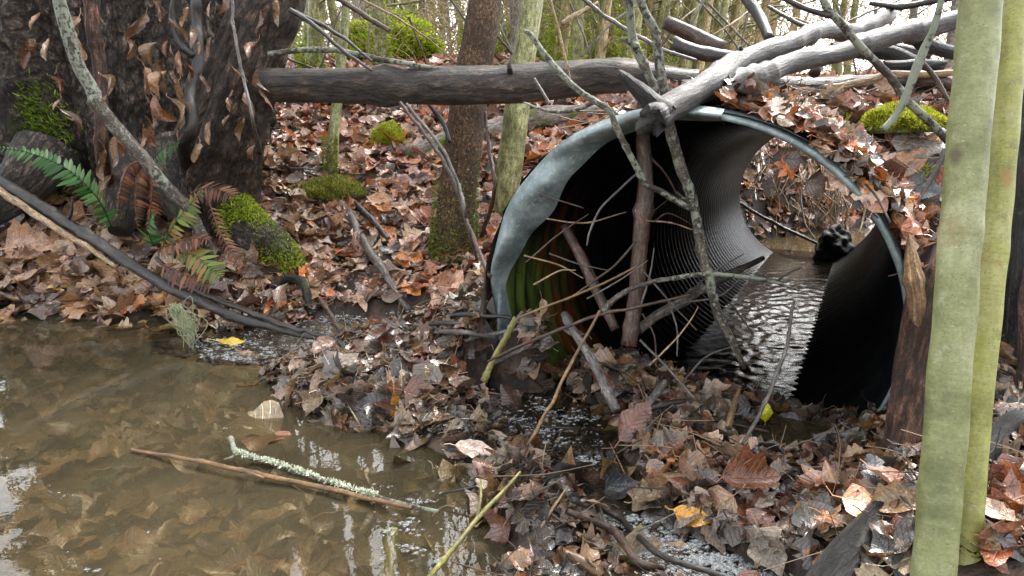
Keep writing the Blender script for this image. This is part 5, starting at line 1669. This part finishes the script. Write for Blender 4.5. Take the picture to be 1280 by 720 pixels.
# thin sapling on the mossy mound
gs = gp_(413, 228)
sp1 = empty('sapling', gs, 'thin olive sapling rising from the low mossy mound', 'tree')
path = spline([gs - [0, 0, .08], W(415, 200, 3.62), W(420, 140, 3.6), W(426, 80, 3.6), W(433, 0, 3.6), W(450, -300, 3.9)], 70)
v, q, t, uv = tube(path, np.interp(np.linspace(0, 1, 70), [0, .1, .3, 1], [.040, .03, .028, .018]), 18, None, True, 0, .05, 6)
link('trunk', Geo().add(v, q, t, uv).mesh('trunk', M['bark_olive'], gs), sp1)
g = Geo()
an = rgM.uniform(0, 6.28, 1800)
hh = rgM.uniform(0, .22, 1800)
nn = np.stack([np.cos(an), np.sin(an), np.full(1800, .2)], -1)
tufts(g, gs + np.stack([np.cos(an) * .034 + hh * .03, np.sin(an) * .034, hh], -1), nn, rgM, (.006, .014), ((92, 100, 28), (128, 134, 44)), .002)
link('moss', g.mesh('moss', M['blade'], gs), sp1)
# the two pale saplings close to the lens, right
for nm, lab, pp, rp, mt in [
    ('sapling', 'close smooth grey green sapling trunk at right, the front one', [(1160, 800, .98), (1166, 720, .99), (1181, 540, 1.0), (1196, 360, 1.0), (1212, 160, 1.0), (1226, 0, 1.0), (1246, -250, 1.02), (1280, -900, 1.2)], [29, 29, 29, 28.5, 28.5, 28.5, 27, 20], 'fg_green'),
    ('sapling', 'close yellow green sapling trunk at right, behind the front one', [(1198, 800, 1.025), (1206, 720, 1.035), (1220, 540, 1.045), (1238, 360, 1.045), (1256, 160, 1.045), (1266, 0, 1.045), (1280, -250, 1.065), (1310, -900, 1.205)], [19, 19, 18, 19, 19, 19, 18, 14], 'fg_yellow')]:
    P = pts([(a, b, d) for a, b, d in pp])
    e = empty(nm, P[0], lab, 'tree')
    path = spline(P, 420)
    rr = .855 * np.interp(np.linspace(0, 1, 420), np.linspace(0, 1, len(rp)), rp) * np.interp(np.linspace(0, 1, 420), np.linspace(0, 1, len(pp)), [p[2] for p in pp]) / FPX
    v, q, t, uv = tube(path, rr, 40, lambda th, L: 1 + .016 * np.sin(L * 37 + 2 * np.sin(th)) + .02 * np.sin(3 * th + L * 9) + .012 * np.sin(2 * th - L * 71) + .10 * np.exp(-((L - .95) / .022) ** 2) * np.maximum(np.cos(th - 2.4), 0) + .09 * np.exp(-((L - 1.32) / .02) ** 2) * np.maximum(np.cos(th - 4.0), 0) + .08 * np.exp(-((L - .55) / .018) ** 2) * np.maximum(np.cos(th - 3.3), 0), True, 0, .03, 3)
    link('trunk', Geo().add(v, q, t, uv).mesh('trunk', M[mt], P[0]), e)
# rotten stump and dark trunk at right
sb = W(1128, 600, 1.36)
stp = empty('rotten_stump', sb, 'crumbly red brown stump between the culvert and the pale saplings', 'stump')
path = spline([W(1125, 640, 1.36), W(1132, 590, 1.38), W(1148, 500, 1.42), (W(1168, 400, 1.47)), W(1190, 325, 1.52), W(1215, 285, 1.56)], 60)
v, q, t, uv = tube(path, np.interp(np.linspace(0, 1, 60), [0, .2, .5, .8, 1], [.06, .048, .05, .058, .04]), 36, lambda th, L: 1 + .12 * np.sin(4 * th + 8 * L) + .07 * np.sin(11 * th - 14 * L), True, .03, .1, 9)
nv_ = np.array([mnoise.fractal(Vector((a[0] * 30, a[1] * 30, a[2] * 18)), 1, 2, 5) for a in v])
v += (nv_ * .008)[:, None] * np.array([-.6, -.8, 0])
link('stump_wood', Geo().add(v, q, t, uv).mesh('stump_wood', M['rot_red'], sb), stp)
sb = W(1262, 540, 1.5)
e = empty('dark_tree', sb, 'dark wet trunk behind the pale saplings at the right edge', 'tree')
path = spline([W(1262, 560, 1.5), W(1268, 470, 1.52), W(1276, 380, 1.55), W(1290, 250, 1.6), W(1300, 100, 1.65), W(1310, -100, 1.7), W(1340, -700, 1.9)], 80)
v, q, t, uv = tube(path, np.interp(np.linspace(0, 1, 80), [0, .2, .5, 1], [.075, .06, .058, .05]), 40, lambda th, L: 1 + .12 * np.sin(5 * th + 4 * L) + .05 * np.sin(13 * th - 9 * L), True, 0, .08, 12)
link('trunk', Geo().add(v, q, t, uv).mesh('trunk', M['charred'], sb), e)
stick('dead_sapling', 'rusty red stem at the right edge beside the dark trunk', 'stem', [(1276, 530, 1.4), (1280, 460, 1.42), (1288, 380, 1.45), (1300, 300, 1.5)], [8, 9, 10, 10], 'rot_red')

# ------------------------------------------------------------------ ferns


def frond(g, path, n, plen, cols, rg, droop=.2, curl=0.0, wid=.28, up=(0, 0, 1)):
    """pinnae in pairs along a path"""
    P = spline(path, n)
    tan = np.gradient(P, axis=0)
    tan /= np.linalg.norm(tan, axis=1)[:, None]
    up = np.asarray(up, float)
    C = np.array([lin(*c)[:3] for c in cols])
    v, q, t, uv = tube(P, np.linspace(.0028, .001, n), 6)
    g.add(v, q, t, None, np.tile(C[0] * .7, (len(v), 1)))
    for i in range(1, n):
        f = i / n
        L = plen * (math.sin(math.pi * min(f * .9 + .12, 1)) ** .6) * rg.uniform(.72, 1.1)
        s = np.cross(tan[i], up)
        s /= np.linalg.norm(s) + 1e-9
        nrm = np.cross(s, tan[i])
        for sg in (-1, 1):
            if rg.random() < .07:
                continue
            d = s * sg + tan[i] * .35 + nrm * (rg.normal(0, .12) - droop)
            d /= np.linalg.norm(d)
            w = np.cross(nrm, d)
            w /= np.linalg.norm(w) + 1e-9
            w = w + nrm * rg.normal(0, .25)
            k = np.array([0, .25, .5, .75, 1.0])
            hw = np.array([.5, 1, .9, .62, .05]) * L * wid * .5
            mid = P[i] + d * (k * L)[:, None] - nrm * ((k ** 2) * L * (.15 + curl * rg.uniform(.3, 1)))[:, None]
            vv = np.concatenate([mid - w * hw[:, None], mid + nrm * hw[:, None] * .25, mid + w * hw[:, None]])
            qq = [[j, j + 1, 6 + j, 5 + j] for j in range(4)] + [[5 + j, 6 + j, 11 + j, 10 + j] for j in range(4)]
            cc = C[rg.integers(0, len(C))] * rg.uniform(.75, 1.2)
            g.add(vv, qq, None, None, np.tile(cc, (15, 1)))


rgF = np.random.default_rng(17)
GREEN = ((50, 92, 40), (64, 106, 48), (82, 122, 62))
MIXG = ((92, 116, 44), (130, 140, 62), (74, 104, 44), (140, 110, 60))
RUST = ((122, 74, 50), (98, 60, 42), (146, 98, 68), (80, 52, 40))
c0 = W(140, 285, 2.55)
fe = empty('green_fern', c0, 'single bright green fern frond arching at the left edge over the dark branch', 'fern')
g = Geo()
frond(g, [c0, W(122, 248, 2.45), W(85, 212, 2.38), W(40, 192, 2.34), W(-5, 184, 2.3)], 36, .06, GREEN, rgF, .15, 0, .26, (0.1, -.55, .8))
link('frond', g.mesh('frond', M['blade'], c0), fe)
c0 = gp_(205, 305, .0)
fe = empty('mixed_fern', c0, 'half green half withered fern at the foot of the big trunk', 'fern')
for path, col, n in [([(200, 315, 2.55), (215, 285, 2.5), (232, 262, 2.48), (252, 238, 2.46)], MIXG, 20), ([(195, 312, 2.55), (215, 305, 2.5), (240, 298, 2.46), (262, 300, 2.42)], RUST, 18),
                     ([(192, 308, 2.55), (185, 288, 2.5), (190, 270, 2.46)], GREEN, 12), ([(210, 318, 2.52), (240, 318, 2.46), (262, 335, 2.42), (275, 345, 2.4)], MIXG, 16),
                     ([(228, 250, 2.6), (252, 236, 2.56), (275, 238, 2.52), (292, 245, 2.5)], RUST, 16), ([(190, 200, 2.7), (205, 185, 2.66), (222, 180, 2.62)], GREEN, 12),
                     ([(200, 330, 2.5), (235, 345, 2.44), (262, 360, 2.4)], RUST, 14)]:
    g = Geo()
    frond(g, pts(path), n, .062, col, rgF, .2, .1, .26, (0, -.6, .75))
    o = link('frond', g.mesh('frond', M['blade'], c0), fe)
    if col is RUST:
        o['label'] = 'withered rust brown frond'
c0 = gp_(165, 290)
fe = empty('withered_fern', c0, 'withered curled red brown fern hanging left of the mixed fern', 'fern')
for path in [[(178, 200, 2.6), (160, 210, 2.56), (150, 240, 2.54), (146, 280, 2.54)], [(182, 205, 2.6), (172, 225, 2.57), (170, 255, 2.55), (172, 285, 2.54)], [(185, 208, 2.6), (190, 230, 2.57), (188, 262, 2.55), (184, 290, 2.54)]]:
    g = Geo()
    frond(g, pts(path), 22, .036, RUST, rgF, .5, .9, .34, (0, -.9, .3))
    link('frond', g.mesh('frond', M['blade'], c0), fe)
c0 = gp_(300, 300)
fe = empty('withered_fern', c0, 'thin withered fern frond trailing over the mossy root', 'fern')
g = Geo()
frond(g, pts([(262, 255, 2.5), (275, 290, 2.46), (292, 320, 2.42), (308, 350, 2.4)]), 20, .034, RUST, rgF, .4, .6, .3, (0, -.7, .6))
link('frond', g.mesh('frond', M['blade'], c0), fe)

# pale lichen strands at the waterline, lichen tufts on the floating branch
c0 = gp_(228, 398, .02)
ls = empty('lichen_strands', c0, 'pale stringy lichen tuft draped at the waterline below the left bank', 'lichen')
g = Geo()
for i in range(70):
    a = W(218 + rgF.normal(0, 4), 384 + rgF.normal(0, 3), 2.36 + rgF.normal(0, .01))
    b = W(232 + rgF.normal(0, 9), 400 + rgF.normal(0, 8), 2.34)
    c_ = W(238 + rgF.normal(0, 5), 418 + rgF.normal(0, 10), 2.33)
    v, q, t, uv = tube(spline([a, b, c_], 9), .0011, 4)
    g.add(v, q, t, None, np.tile(np.array(lin(176, 182, 140)[:3]) * rgF.uniform(.7, 1.1), (len(v), 1)))
link('strands', g.mesh('strands', M['blade'], c0), ls)
g = Geo()
pth = spline(pts([(297, 566, 'z', .022), (340, 578, 'z', .012), (400, 598, 'z', .01), (450, 614, 'z', .014), (470, 620, 'z', .016)]), 60)
ii_ = rgF.integers(0, 60, 1300)
ii_ = ii_[(np.sin(ii_ * .55) > -.2) | (rgF.random(len(ii_)) < .35)]
an = rgF.uniform(0, 3.14, len(ii_))
nn = np.stack([np.cos(an) * .4, np.cos(an) * .8, np.sin(an)], -1)
tufts(g, pth[ii_] + nn * .004, nn, rgF, (.004, .012), ((196, 202, 180), (214, 218, 200), (170, 180, 152)), .0022)
o = link('lichen_crust', g.mesh('lichen_crust', M['blade'], lb.location), lb)

# ------------------------------------------------------------------ foam


def foam_patch(name, polypx, n, rg, size=(.003, .011), z=.006, line=None):
    g = Geo()
    xs = [p[0] for p in polypx]
    ys = [p[1] for p in polypx]
    k = 0
    clusters = [(rg.uniform(min(xs), max(xs)), rg.uniform(min(ys), max(ys))) for _ in range(max(6, n // 30))]
    while k < n:
        if rg.random() < .75:
            c = clusters[rg.integers(0, len(clusters))]
            px, py = c[0] + rg.normal(0, 8), c[1] + rg.normal(0, 2.6)
        else:
            px, py = rg.uniform(min(xs), max(xs)), rg.uniform(min(ys), max(ys))
        k += 1
        if not inpoly(px, py, polypx):
            continue
        P = onz(px, py, z)
        if (H(P[0], P[1]) if py > 585 or px < 800 else float(FF(P[0], P[1]))) > .012:
            continue
        r = rg.uniform(*size) * rg.choice([.5, .8, 1, 1.7])
        v, q = dome(P - [0, 0, .001], (r * rg.uniform(.7, 2.0), r * rg.uniform(.7, 1.3), r * .55), .25, 7, 3, 0)
        g.add(v, q)
    if g.n:
        tag(link(name, g.mesh(name, M['foam'])), kind='stuff')


rgO = np.random.default_rng(44)
foam_patch('inlet_foam_glints', [(230, 420), (345, 412), (400, 395), (560, 385), (620, 410), (580, 436), (440, 442), (340, 456), (250, 446)], 3800, rgO, (.001, .0034))  # real foam, with extra flecks standing in for sky glints on ripples
foam_patch('riffle_foam', [(600, 455), (700, 462), (760, 500), (750, 590), (700, 560), (640, 540), (600, 490)], 2400, rgO, (.001, .003))
foam_patch('bottom_foam', [(700, 640), (790, 640), (960, 690), (980, 725), (740, 725)], 3200, rgO, (.001, .0038))
foam_patch('pool_foam', [(465, 600), (560, 600), (585, 690), (470, 730), (455, 660)], 260, rgO, (.001, .0025))
foam_patch('pool_specks', [(0, 420), (430, 560), (470, 720), (0, 720)], 45, rgO, (.0008, .0018))
foam_patch('puddle_specks', [(960, 540), (1100, 540), (1100, 600), (960, 590)], 40, rgO, (.0012, .003))
# small fall
A0 = onz(732, 556, .012)
fu, fv = np.meshgrid(np.linspace(-.055, .055, 40), np.linspace(0, .13, 50))
fx_ = A0[0] + fu + .25 * fv + .006 * np.sin(fv * 60)
fy_ = A0[1] - fv
fz_ = .012 - .05 * sstep(.02, .10, fv) + .0035 * np.sin(fu * 260 + 3 * np.sin(fv * 50)) * sstep(0, .04, fv) + .002 * np.sin(fu * 520 + fv * 90)
fi = np.arange(fu.size).reshape(fu.shape)
fq = np.stack([fi[:-1, :-1], fi[:-1, 1:], fi[1:, 1:], fi[1:, :-1]], -1).reshape(-1, 4)
tag(link('falling_water', mesh_np('falling_water', np.stack([fx_, fy_, fz_], -1).reshape(-1, 3), fq[:, ::-1], None, None, [M['stream']])), kind='stuff')

# debris clump at the outlet, twigs beyond
cc = W(1043, 305, 5.15)
v, q = dome(cc - [0, 0, .06], (.13, .12, .17), .15, 60, 30, -.4)
nz = np.array([mnoise.fractal(Vector(a * 14), 1, 2, 4) for a in v])
v = v + (v - cc) * (np.clip(nz, -.6, .5) * .32)[:, None]
o = link('debris_clump', Geo().add(v - cc, q).mesh('debris_clump', M['black_clump']), None, cc)
tag(o, 'black clump of debris stuck at the far end of the culvert', 'debris')
for lab, lst, r in [('thin twig crossing the far outlet of the culvert', [(922, 252, 5.6), (960, 275, 5.5), (1022, 305, 5.3)], [2.2, 2.4, 2]), ('pale thin twig hanging beyond the outlet', [(1000, 235, 6.2), (1005, 275, 6.1), (1018, 298, 6.0)], [1, 1, 1]),
                    ('slanting twig on the far downstream bank', [(1002, 232, 6.6), (1030, 218, 6.6), (1050, 205, 6.6)], [1.2, 1.2, 1])]:
    stick('twig', lab, 'twig', lst, r, 'stick_grey', group='twigs beyond the outlet', seg=6)
stick('root', 'grey root sloping down the downstream bank beyond the culvert', 'root', [(1000, 190, 7.0), (1012, 225, 6.9), (1030, 270, 6.8)], [9, 10, 9], 'charred')
g = Geo()
for i in range(420):
    px, py = rgO.uniform(915, 1060), rgO.uniform(165, 262)
    a = W(px, py, rgO.uniform(6.2, 7.0))
    L = rgO.uniform(.1, .45)
    b = a + np.array([rgO.normal(0, .06), rgO.normal(-.05, .05), -L * .5])
    c_ = b + np.array([rgO.normal(0, .06), rgO.normal(-.02, .04), -L * .5])
    v, q, t, uv = tube(spline([a, b, c_], 6), rgO.uniform(.002, .006), 4)
    g.add(v, q, t, uv)
tag(link('hanging_rootlets', g.mesh('hanging_rootlets', M['stick_pale'])), kind='stuff')

# ------------------------------------------------------------------ the woods behind
fb = gp_(466, 82)
ft_ = empty('tree', fb, 'broad far grey trunk with a bright green mossy foot left of the brown tree', 'tree')
path = spline([W(466, 90, 7.0), W(466, 40, 7.1), W(465, 0, 7.1), W(464, -120, 7.2), W(470, -500, 7.6)], 60)
v, q, t, uv = tube(path, np.interp(np.linspace(0, 1, 60), [0, .2, 1], [.26, .2, .16]), 30, lambda th, L: 1 + .05 * np.sin(6 * th + L), True, 0, .04, 3)
link('trunk', Geo().add(v, q, t, uv).mesh('trunk', M['bark_grey'], fb), ft_)
c = W(490, 58, 6.6)
v, q = dome(c - [0, 0, .1], (.40, .28, .32), .2, 36, 12)
link('moss_bed', Geo().add(v, q).mesh('moss_bed', M['moss_bed'], fb), ft_)
P, nn = mound_pts(c - [0, 0, .1], (.42, .3, .34), 9000, rgM, .2)
g = Geo()
tufts(g, P, nn, rgM, (.03, .07), ((140, 166, 30), (176, 196, 46), (200, 210, 66)), .007)
link('moss', g.mesh('moss', M['blade'], fb), ft_)


def sapling_proto(seed, mat, r0, Ht, lean, nb, twig_from=.5, moss=False):
    r = np.random.default_rng(seed)
    k = 5
    base = np.zeros((k, 3))
    base[:, 2] = np.linspace(-.15, Ht, k)
    base[:, 0] = np.linspace(0, lean, k) + r.normal(0, .05, k) * Ht / 4
    base[:, 1] = r.normal(0, .05, k) * Ht / 4
    base[0, :2] = 0
    P = spline(base, 40)
    R = np.interp(np.linspace(0, 1, 40), [0, .05, .5, 1], [r0 * 1.35, r0, r0 * .75, r0 * .3])
    v, q, t, uv = tube(P, R, 12, None, True, 0, .06, seed)
    tr = mesh_np('trunk', v, [q, t], uv, None, [M[mat]])
    g = Geo()
    for i in range(nb):
        f = r.uniform(.08, .98)
        j = int(f * 39)
        a = r.uniform(0, 6.28)
        L = r.uniform(.25, .9) * (.5 + .5 * f) * Ht / 4
        d = np.array([math.cos(a), math.sin(a), r.uniform(.1, 1.1)])
        d /= np.linalg.norm(d)
        p1 = P[j] + d * L * .5 + r.normal(0, .04, 3)
        p2 = P[j] + d * L + np.array([0, 0, r.uniform(-.1, .25)]) * L
        rr = R[j] * r.uniform(.15, .32)
        v, q, t, uv = tube(spline([P[j], p1, p2], 9), np.linspace(rr, rr * .3, 9), 5, None, False)
        g.add(v, q, t, uv)
        for m_ in range(3):
            s = P[j] + (p2 - P[j]) * r.uniform(.3, .9)
            e2 = s + (d + r.normal(0, .7, 3)) * L * r.uniform(.2, .5)
            v, q, t, uv = tube(spline([s, (s + e2) / 2 + r.normal(0, .02, 3), e2], 5), np.linspace(rr * .45, rr * .2, 5), 4, None, False)
            g.add(v, q, t, uv)
    br = g.mesh('crown', M[mat])
    ms = None
    if moss:
        g = Geo()
        n = 900
        an, hh = r.uniform(0, 6.28, n), r.exponential(.13, n)
        nn = np.stack([np.cos(an), np.sin(an), np.full(n, .3)], -1)
        tufts(g, np.stack([np.cos(an) * r0 * 1.2, np.sin(an) * r0 * 1.2, hh], -1), nn, r, (.02, .05), ((104, 126, 28), (136, 154, 40), (160, 170, 56)), .005)
        ms = g.mesh('moss', M['blade'])
    return tr, br, ms


PRS = []
cw = {'bark_olive': 'olive green', 'bark_grey': 'grey brown', 'bark_tan': 'tan'}
for i, (mt, r0, Ht, ln, nb, ms) in enumerate([('bark_olive', .05, 7, .5, 16, True), ('bark_olive', .035, 6, -.4, 18, False), ('bark_tan', .04, 6, .9, 16, True), ('bark_grey', .05, 8, .2, 20, False),
                                             ('bark_tan', .025, 5, .6, 18, False), ('bark_olive', .028, 5, 1.0, 18, True), ('bark_grey', .03, 6, -.8, 20, False), ('bark_olive', .06, 8, .3, 14, True)]):
    PRS.append((mt, r0, sapling_proto(300 + i, mt, r0, Ht, ln, nb, moss=ms)))


def place_sapling(k, x, y, scale, rot, label, group):
    mt, r0, (tr, br, ms) = PRS[k]
    z = H(x, y)
    e = empty('sapling', (x, y, z), label, 'tree', group)
    e.rotation_euler = (0, 0, rot)
    e.scale = (scale,) * 3
    for nm, me_ in (('trunk', tr), ('crown', br), ('moss', ms)):
        if me_ is not None:
            link(nm, me_, e)
    return e


rgW = np.random.default_rng(8)


def zone_words(px):
    return ('left of the far mossy trunk' if px < 440 else 'between the far mossy trunk and the brown tree' if px < 560 else 'between the brown and the olive trees' if px < 640
            else 'just right of the olive tree' if px < 740 else 'behind the broken log end' if px < 850 else 'behind the forked log' if px < 1000 else 'behind the log pile at right')


placed = []


def woods(n, px0, px1, y0, y1, grp, row, kinds, sc=(.8, 1.2), gap=8):
    c = 0
    tries = 0
    while c < n and tries < n * 40:
        tries += 1
        px = rgW.uniform(px0, px1)
        y = y0 + (y1 - y0) * rgW.random() ** .9
        x = (px - 640) / FPX * (y * math.cos(PITCH))
        s_, t_ = st(x, y)
        if (-.9 < s_ < 1.3 and t_ < 9 and y < 9) or any(abs(x - a) < .12 and abs(y - b) < .12 for a, b in placed):
            continue
        if abs(math.atan2(x - C1[0], y - C1[1]) - .46) < .17 and y > 5.5 and rgW.random() < .9:
            continue
        az = math.atan2(x, y)
        if y > 6.5 and (-.285 < az < -.20 or -.085 < az < -.015) and rgW.random() < .8:
            continue
        if y < 5 and abs(px - 466) < 60:
            continue
        placed.append((x, y))
        k = int(rgW.choice(kinds))
        s = rgW.uniform(*sc)
        th_ = PRS[k][1] * s
        w = 'thick' if th_ > .05 else 'slim' if th_ > .032 else 'very thin'
        place_sapling(k, x, y, s, rgW.uniform(-.6, .6), f'{w} {cw[PRS[k][0]]} {"mossy footed " if PRS[k][2][2] else ""}sapling {row} {zone_words(px)}'.replace('between the far mossy trunk and the brown tree', 'left of the brown tree').replace('between the brown and the olive trees', 'by the olive tree'), grp)
        c += 1


woods(7, 355, 560, 4.8, 7.5, 'saplings in the first row', 'in the first row', [0, 1, 5, 7])
woods(8, 560, 700, 5, 8, 'saplings in the first row', 'in the first row', [0, 2, 3, 7])
woods(52, 690, 1010, 4.6, 9.0, 'saplings in the thicket', 'in the thicket', [0, 1, 2, 4, 5, 5, 2, 7], (.7, 1.3))
woods(8, 1010, 1190, 6, 11, 'saplings in the thicket', 'in the thicket', [3, 6, 2, 0])
woods(44, 340, 720, 8.5, 20, 'saplings far in the woods', 'far back', [0, 1, 3, 4, 6, 7], (.9, 1.6))
woods(66, 680, 1190, 8.5, 20, 'saplings far in the woods', 'far back', [1, 2, 4, 5, 6, 3], (.8, 1.5))
woods(30, 340, 1190, 20, 34, 'saplings far in the woods', 'at the very back', [3, 6, 7, 0], (1.3, 2.2))

# brushwood: fine twigs between the trunks, too many to count
g = Geo()
for i in range(3200):
    y = 5.5 + 16 * rgW.random() ** 1.2
    px = rgW.uniform(330, 1210)
    x = (px - 640) / FPX * y * .97
    s_, t_ = st(x, y)
    if (-.8 < s_ < 1.2 and t_ < 8.5):
        continue
    z0 = H(x, y) + abs(rgW.normal(0, .5)) * (y / 10)
    L = rgW.uniform(.3, 1.1) * (y / 9)
    d = rgW.normal(size=3) * [1, .6, 1]
    d[2] = abs(d[2]) + .3
    d /= np.linalg.norm(d)
    a = np.array([x, y, z0])
    p = spline([a, a + d * L * .5 + rgW.normal(size=3) * .05, a + d * L + rgW.normal(size=3) * .12], 5)
    v, q, t, uv = tube(p, np.linspace(.0055, .002, 5) * (y / 9), 4, None, False)
    g.add(v, q, t, uv)
tag(link('brushwood', g.mesh('brushwood', M['bark_tan'])), kind='stuff')

# low evergreen sprays far back, too fine to count; haze paled into their green
g = Geo()
rgU = np.random.default_rng(63)
for i in range(420):
    y = rgU.uniform(14, 34)
    px = rgU.uniform(300, 1250)
    x = (px - 640) / FPX * y
    if abs(math.atan2(x - C1[0], y - C1[1]) - .46) < .17:
        continue
    z0 = H(x, y) + rgU.uniform(0, 5) * (y / 25)
    n = 40
    P = np.array([x, y, z0]) + rgU.normal(size=(n, 3)) * [.5, .5, .25]
    nn = rgU.normal(size=(n, 3))
    nn /= np.linalg.norm(nn, axis=1)[:, None]
    tufts(g, P, nn, rgU, (.1, .25), ((140, 154, 104), (160, 172, 120), (176, 180, 136)), .02)
tag(link('far_undergrowth', g.mesh('far_undergrowth', M['blade'])), kind='stuff')


# added conifers, crowns out of view, spaced for dark pool reflections between sky gaps
def conifer(x, y, Ht, z0, rad, seed, label):
    r = np.random.default_rng(seed)
    b = np.array([x, y, H(x, y)])
    e = empty('conifer', b, label, 'tree', 'added conifers behind the saplings')
    v, q, t, uv = tube(spline([b - [0, 0, .2], b + [.1, 0, Ht * .5], b + [0, .1, Ht]], 30), np.linspace(.2, .03, 30), 14)
    link('trunk', Geo().add(v, q, t, uv).mesh('trunk', M['bark_grey'], b), e)
    g = Geo()
    for i in range(190):
        f = r.random()
        z = z0 + (Ht - z0) * f
        a = r.uniform(0, 6.28)
        L = rad * (1 - f * .85) * r.uniform(.6, 1.1)
        d = np.array([math.cos(a), math.sin(a), -.18])
        n = int(40 * L) + 20
        kk = r.uniform(.1, 1, n)
        P = b + [0, 0, z] + d * (kk * L)[:, None] + r.normal(size=(n, 3)) * .10
        nn = np.tile(d, (n, 1)) + r.normal(size=(n, 3)) * .6
        tufts(g, P, nn, r, (.16, .5), ((44, 60, 34), (60, 78, 42), (36, 48, 30)), .05)
    link('crown', g.mesh('crown', M['conifer'], b), e)


for i, (x, y, Ht, z0, rad) in enumerate([(-12, 22, 22, 5.5, 3.2), (-10.2, 24, 21, 6, 3.0), (-3.0, 23, 12.5, 5.5, 2.6), (2.2, 25, 24, 6.5, 3.4), (5.0, 27, 20, 7, 2.6), (21, 26, 22, 6, 3.4), (-17, 24, 18, 5, 3), (18, 26, 18, 6, 3)]):
    conifer(x, y, Ht, z0, rad, 700 + i, ['dark conifer behind the big trunk', 'dark conifer left of the far mossy trunk', 'dark conifer right of the far mossy trunk', 'dark conifer behind the olive tree', 'dark conifer behind the forked log', 'dark conifer behind the log pile', 'outermost conifer far left', 'outermost conifer far right'][i] + ', unseen crown added for reflection')

# ------------------------------------------------------------------ light
world = bpy.data.worlds.new('World')
scene.world = world
world.use_nodes = True
nt = world.node_tree
nt.nodes.clear()
SUN_EL, SUN_AZ = R_(48), R_(25)      # azimuth from +Y towards +X
sky = N(nt, 'ShaderNodeTexSky', sky_type='NISHITA', sun_disc=False, sun_elevation=SUN_EL, sun_rotation=SUN_AZ, air_density=1.0, dust_density=3.0, ozone_density=1.0)
hs = N(nt, 'ShaderNodeHueSaturation', {'Saturation': .18, 'Color': sky.outputs[0]})
bg = N(nt, 'ShaderNodeBackground', {'Color': hs.outputs[0], 'Strength': .15})
N(nt, 'ShaderNodeOutputWorld', {'Surface': bg.outputs[0]})
sun = bpy.data.lights.new('sun', 'SUN')
sun.energy = 1.5
sun.angle = R_(25)
sun.color = (1, .96, .9)
so = bpy.data.objects.new('sun', sun)
COL.objects.link(so)
sd_ = Vector((math.sin(SUN_AZ) * math.cos(SUN_EL), math.cos(SUN_AZ) * math.cos(SUN_EL), math.sin(SUN_EL)))
so.rotation_euler = sd_.to_track_quat('Z', 'Y').to_euler()

vs = scene.view_settings
vs.view_transform = 'Standard'
vs.look = 'None'
vs.exposure = 2.58
vs.gamma = 1
vs.use_curve_mapping = False
scene.cycles.use_denoising = True
scene.cycles.max_bounces = 8
scene.cycles.transparent_max_bounces = 12
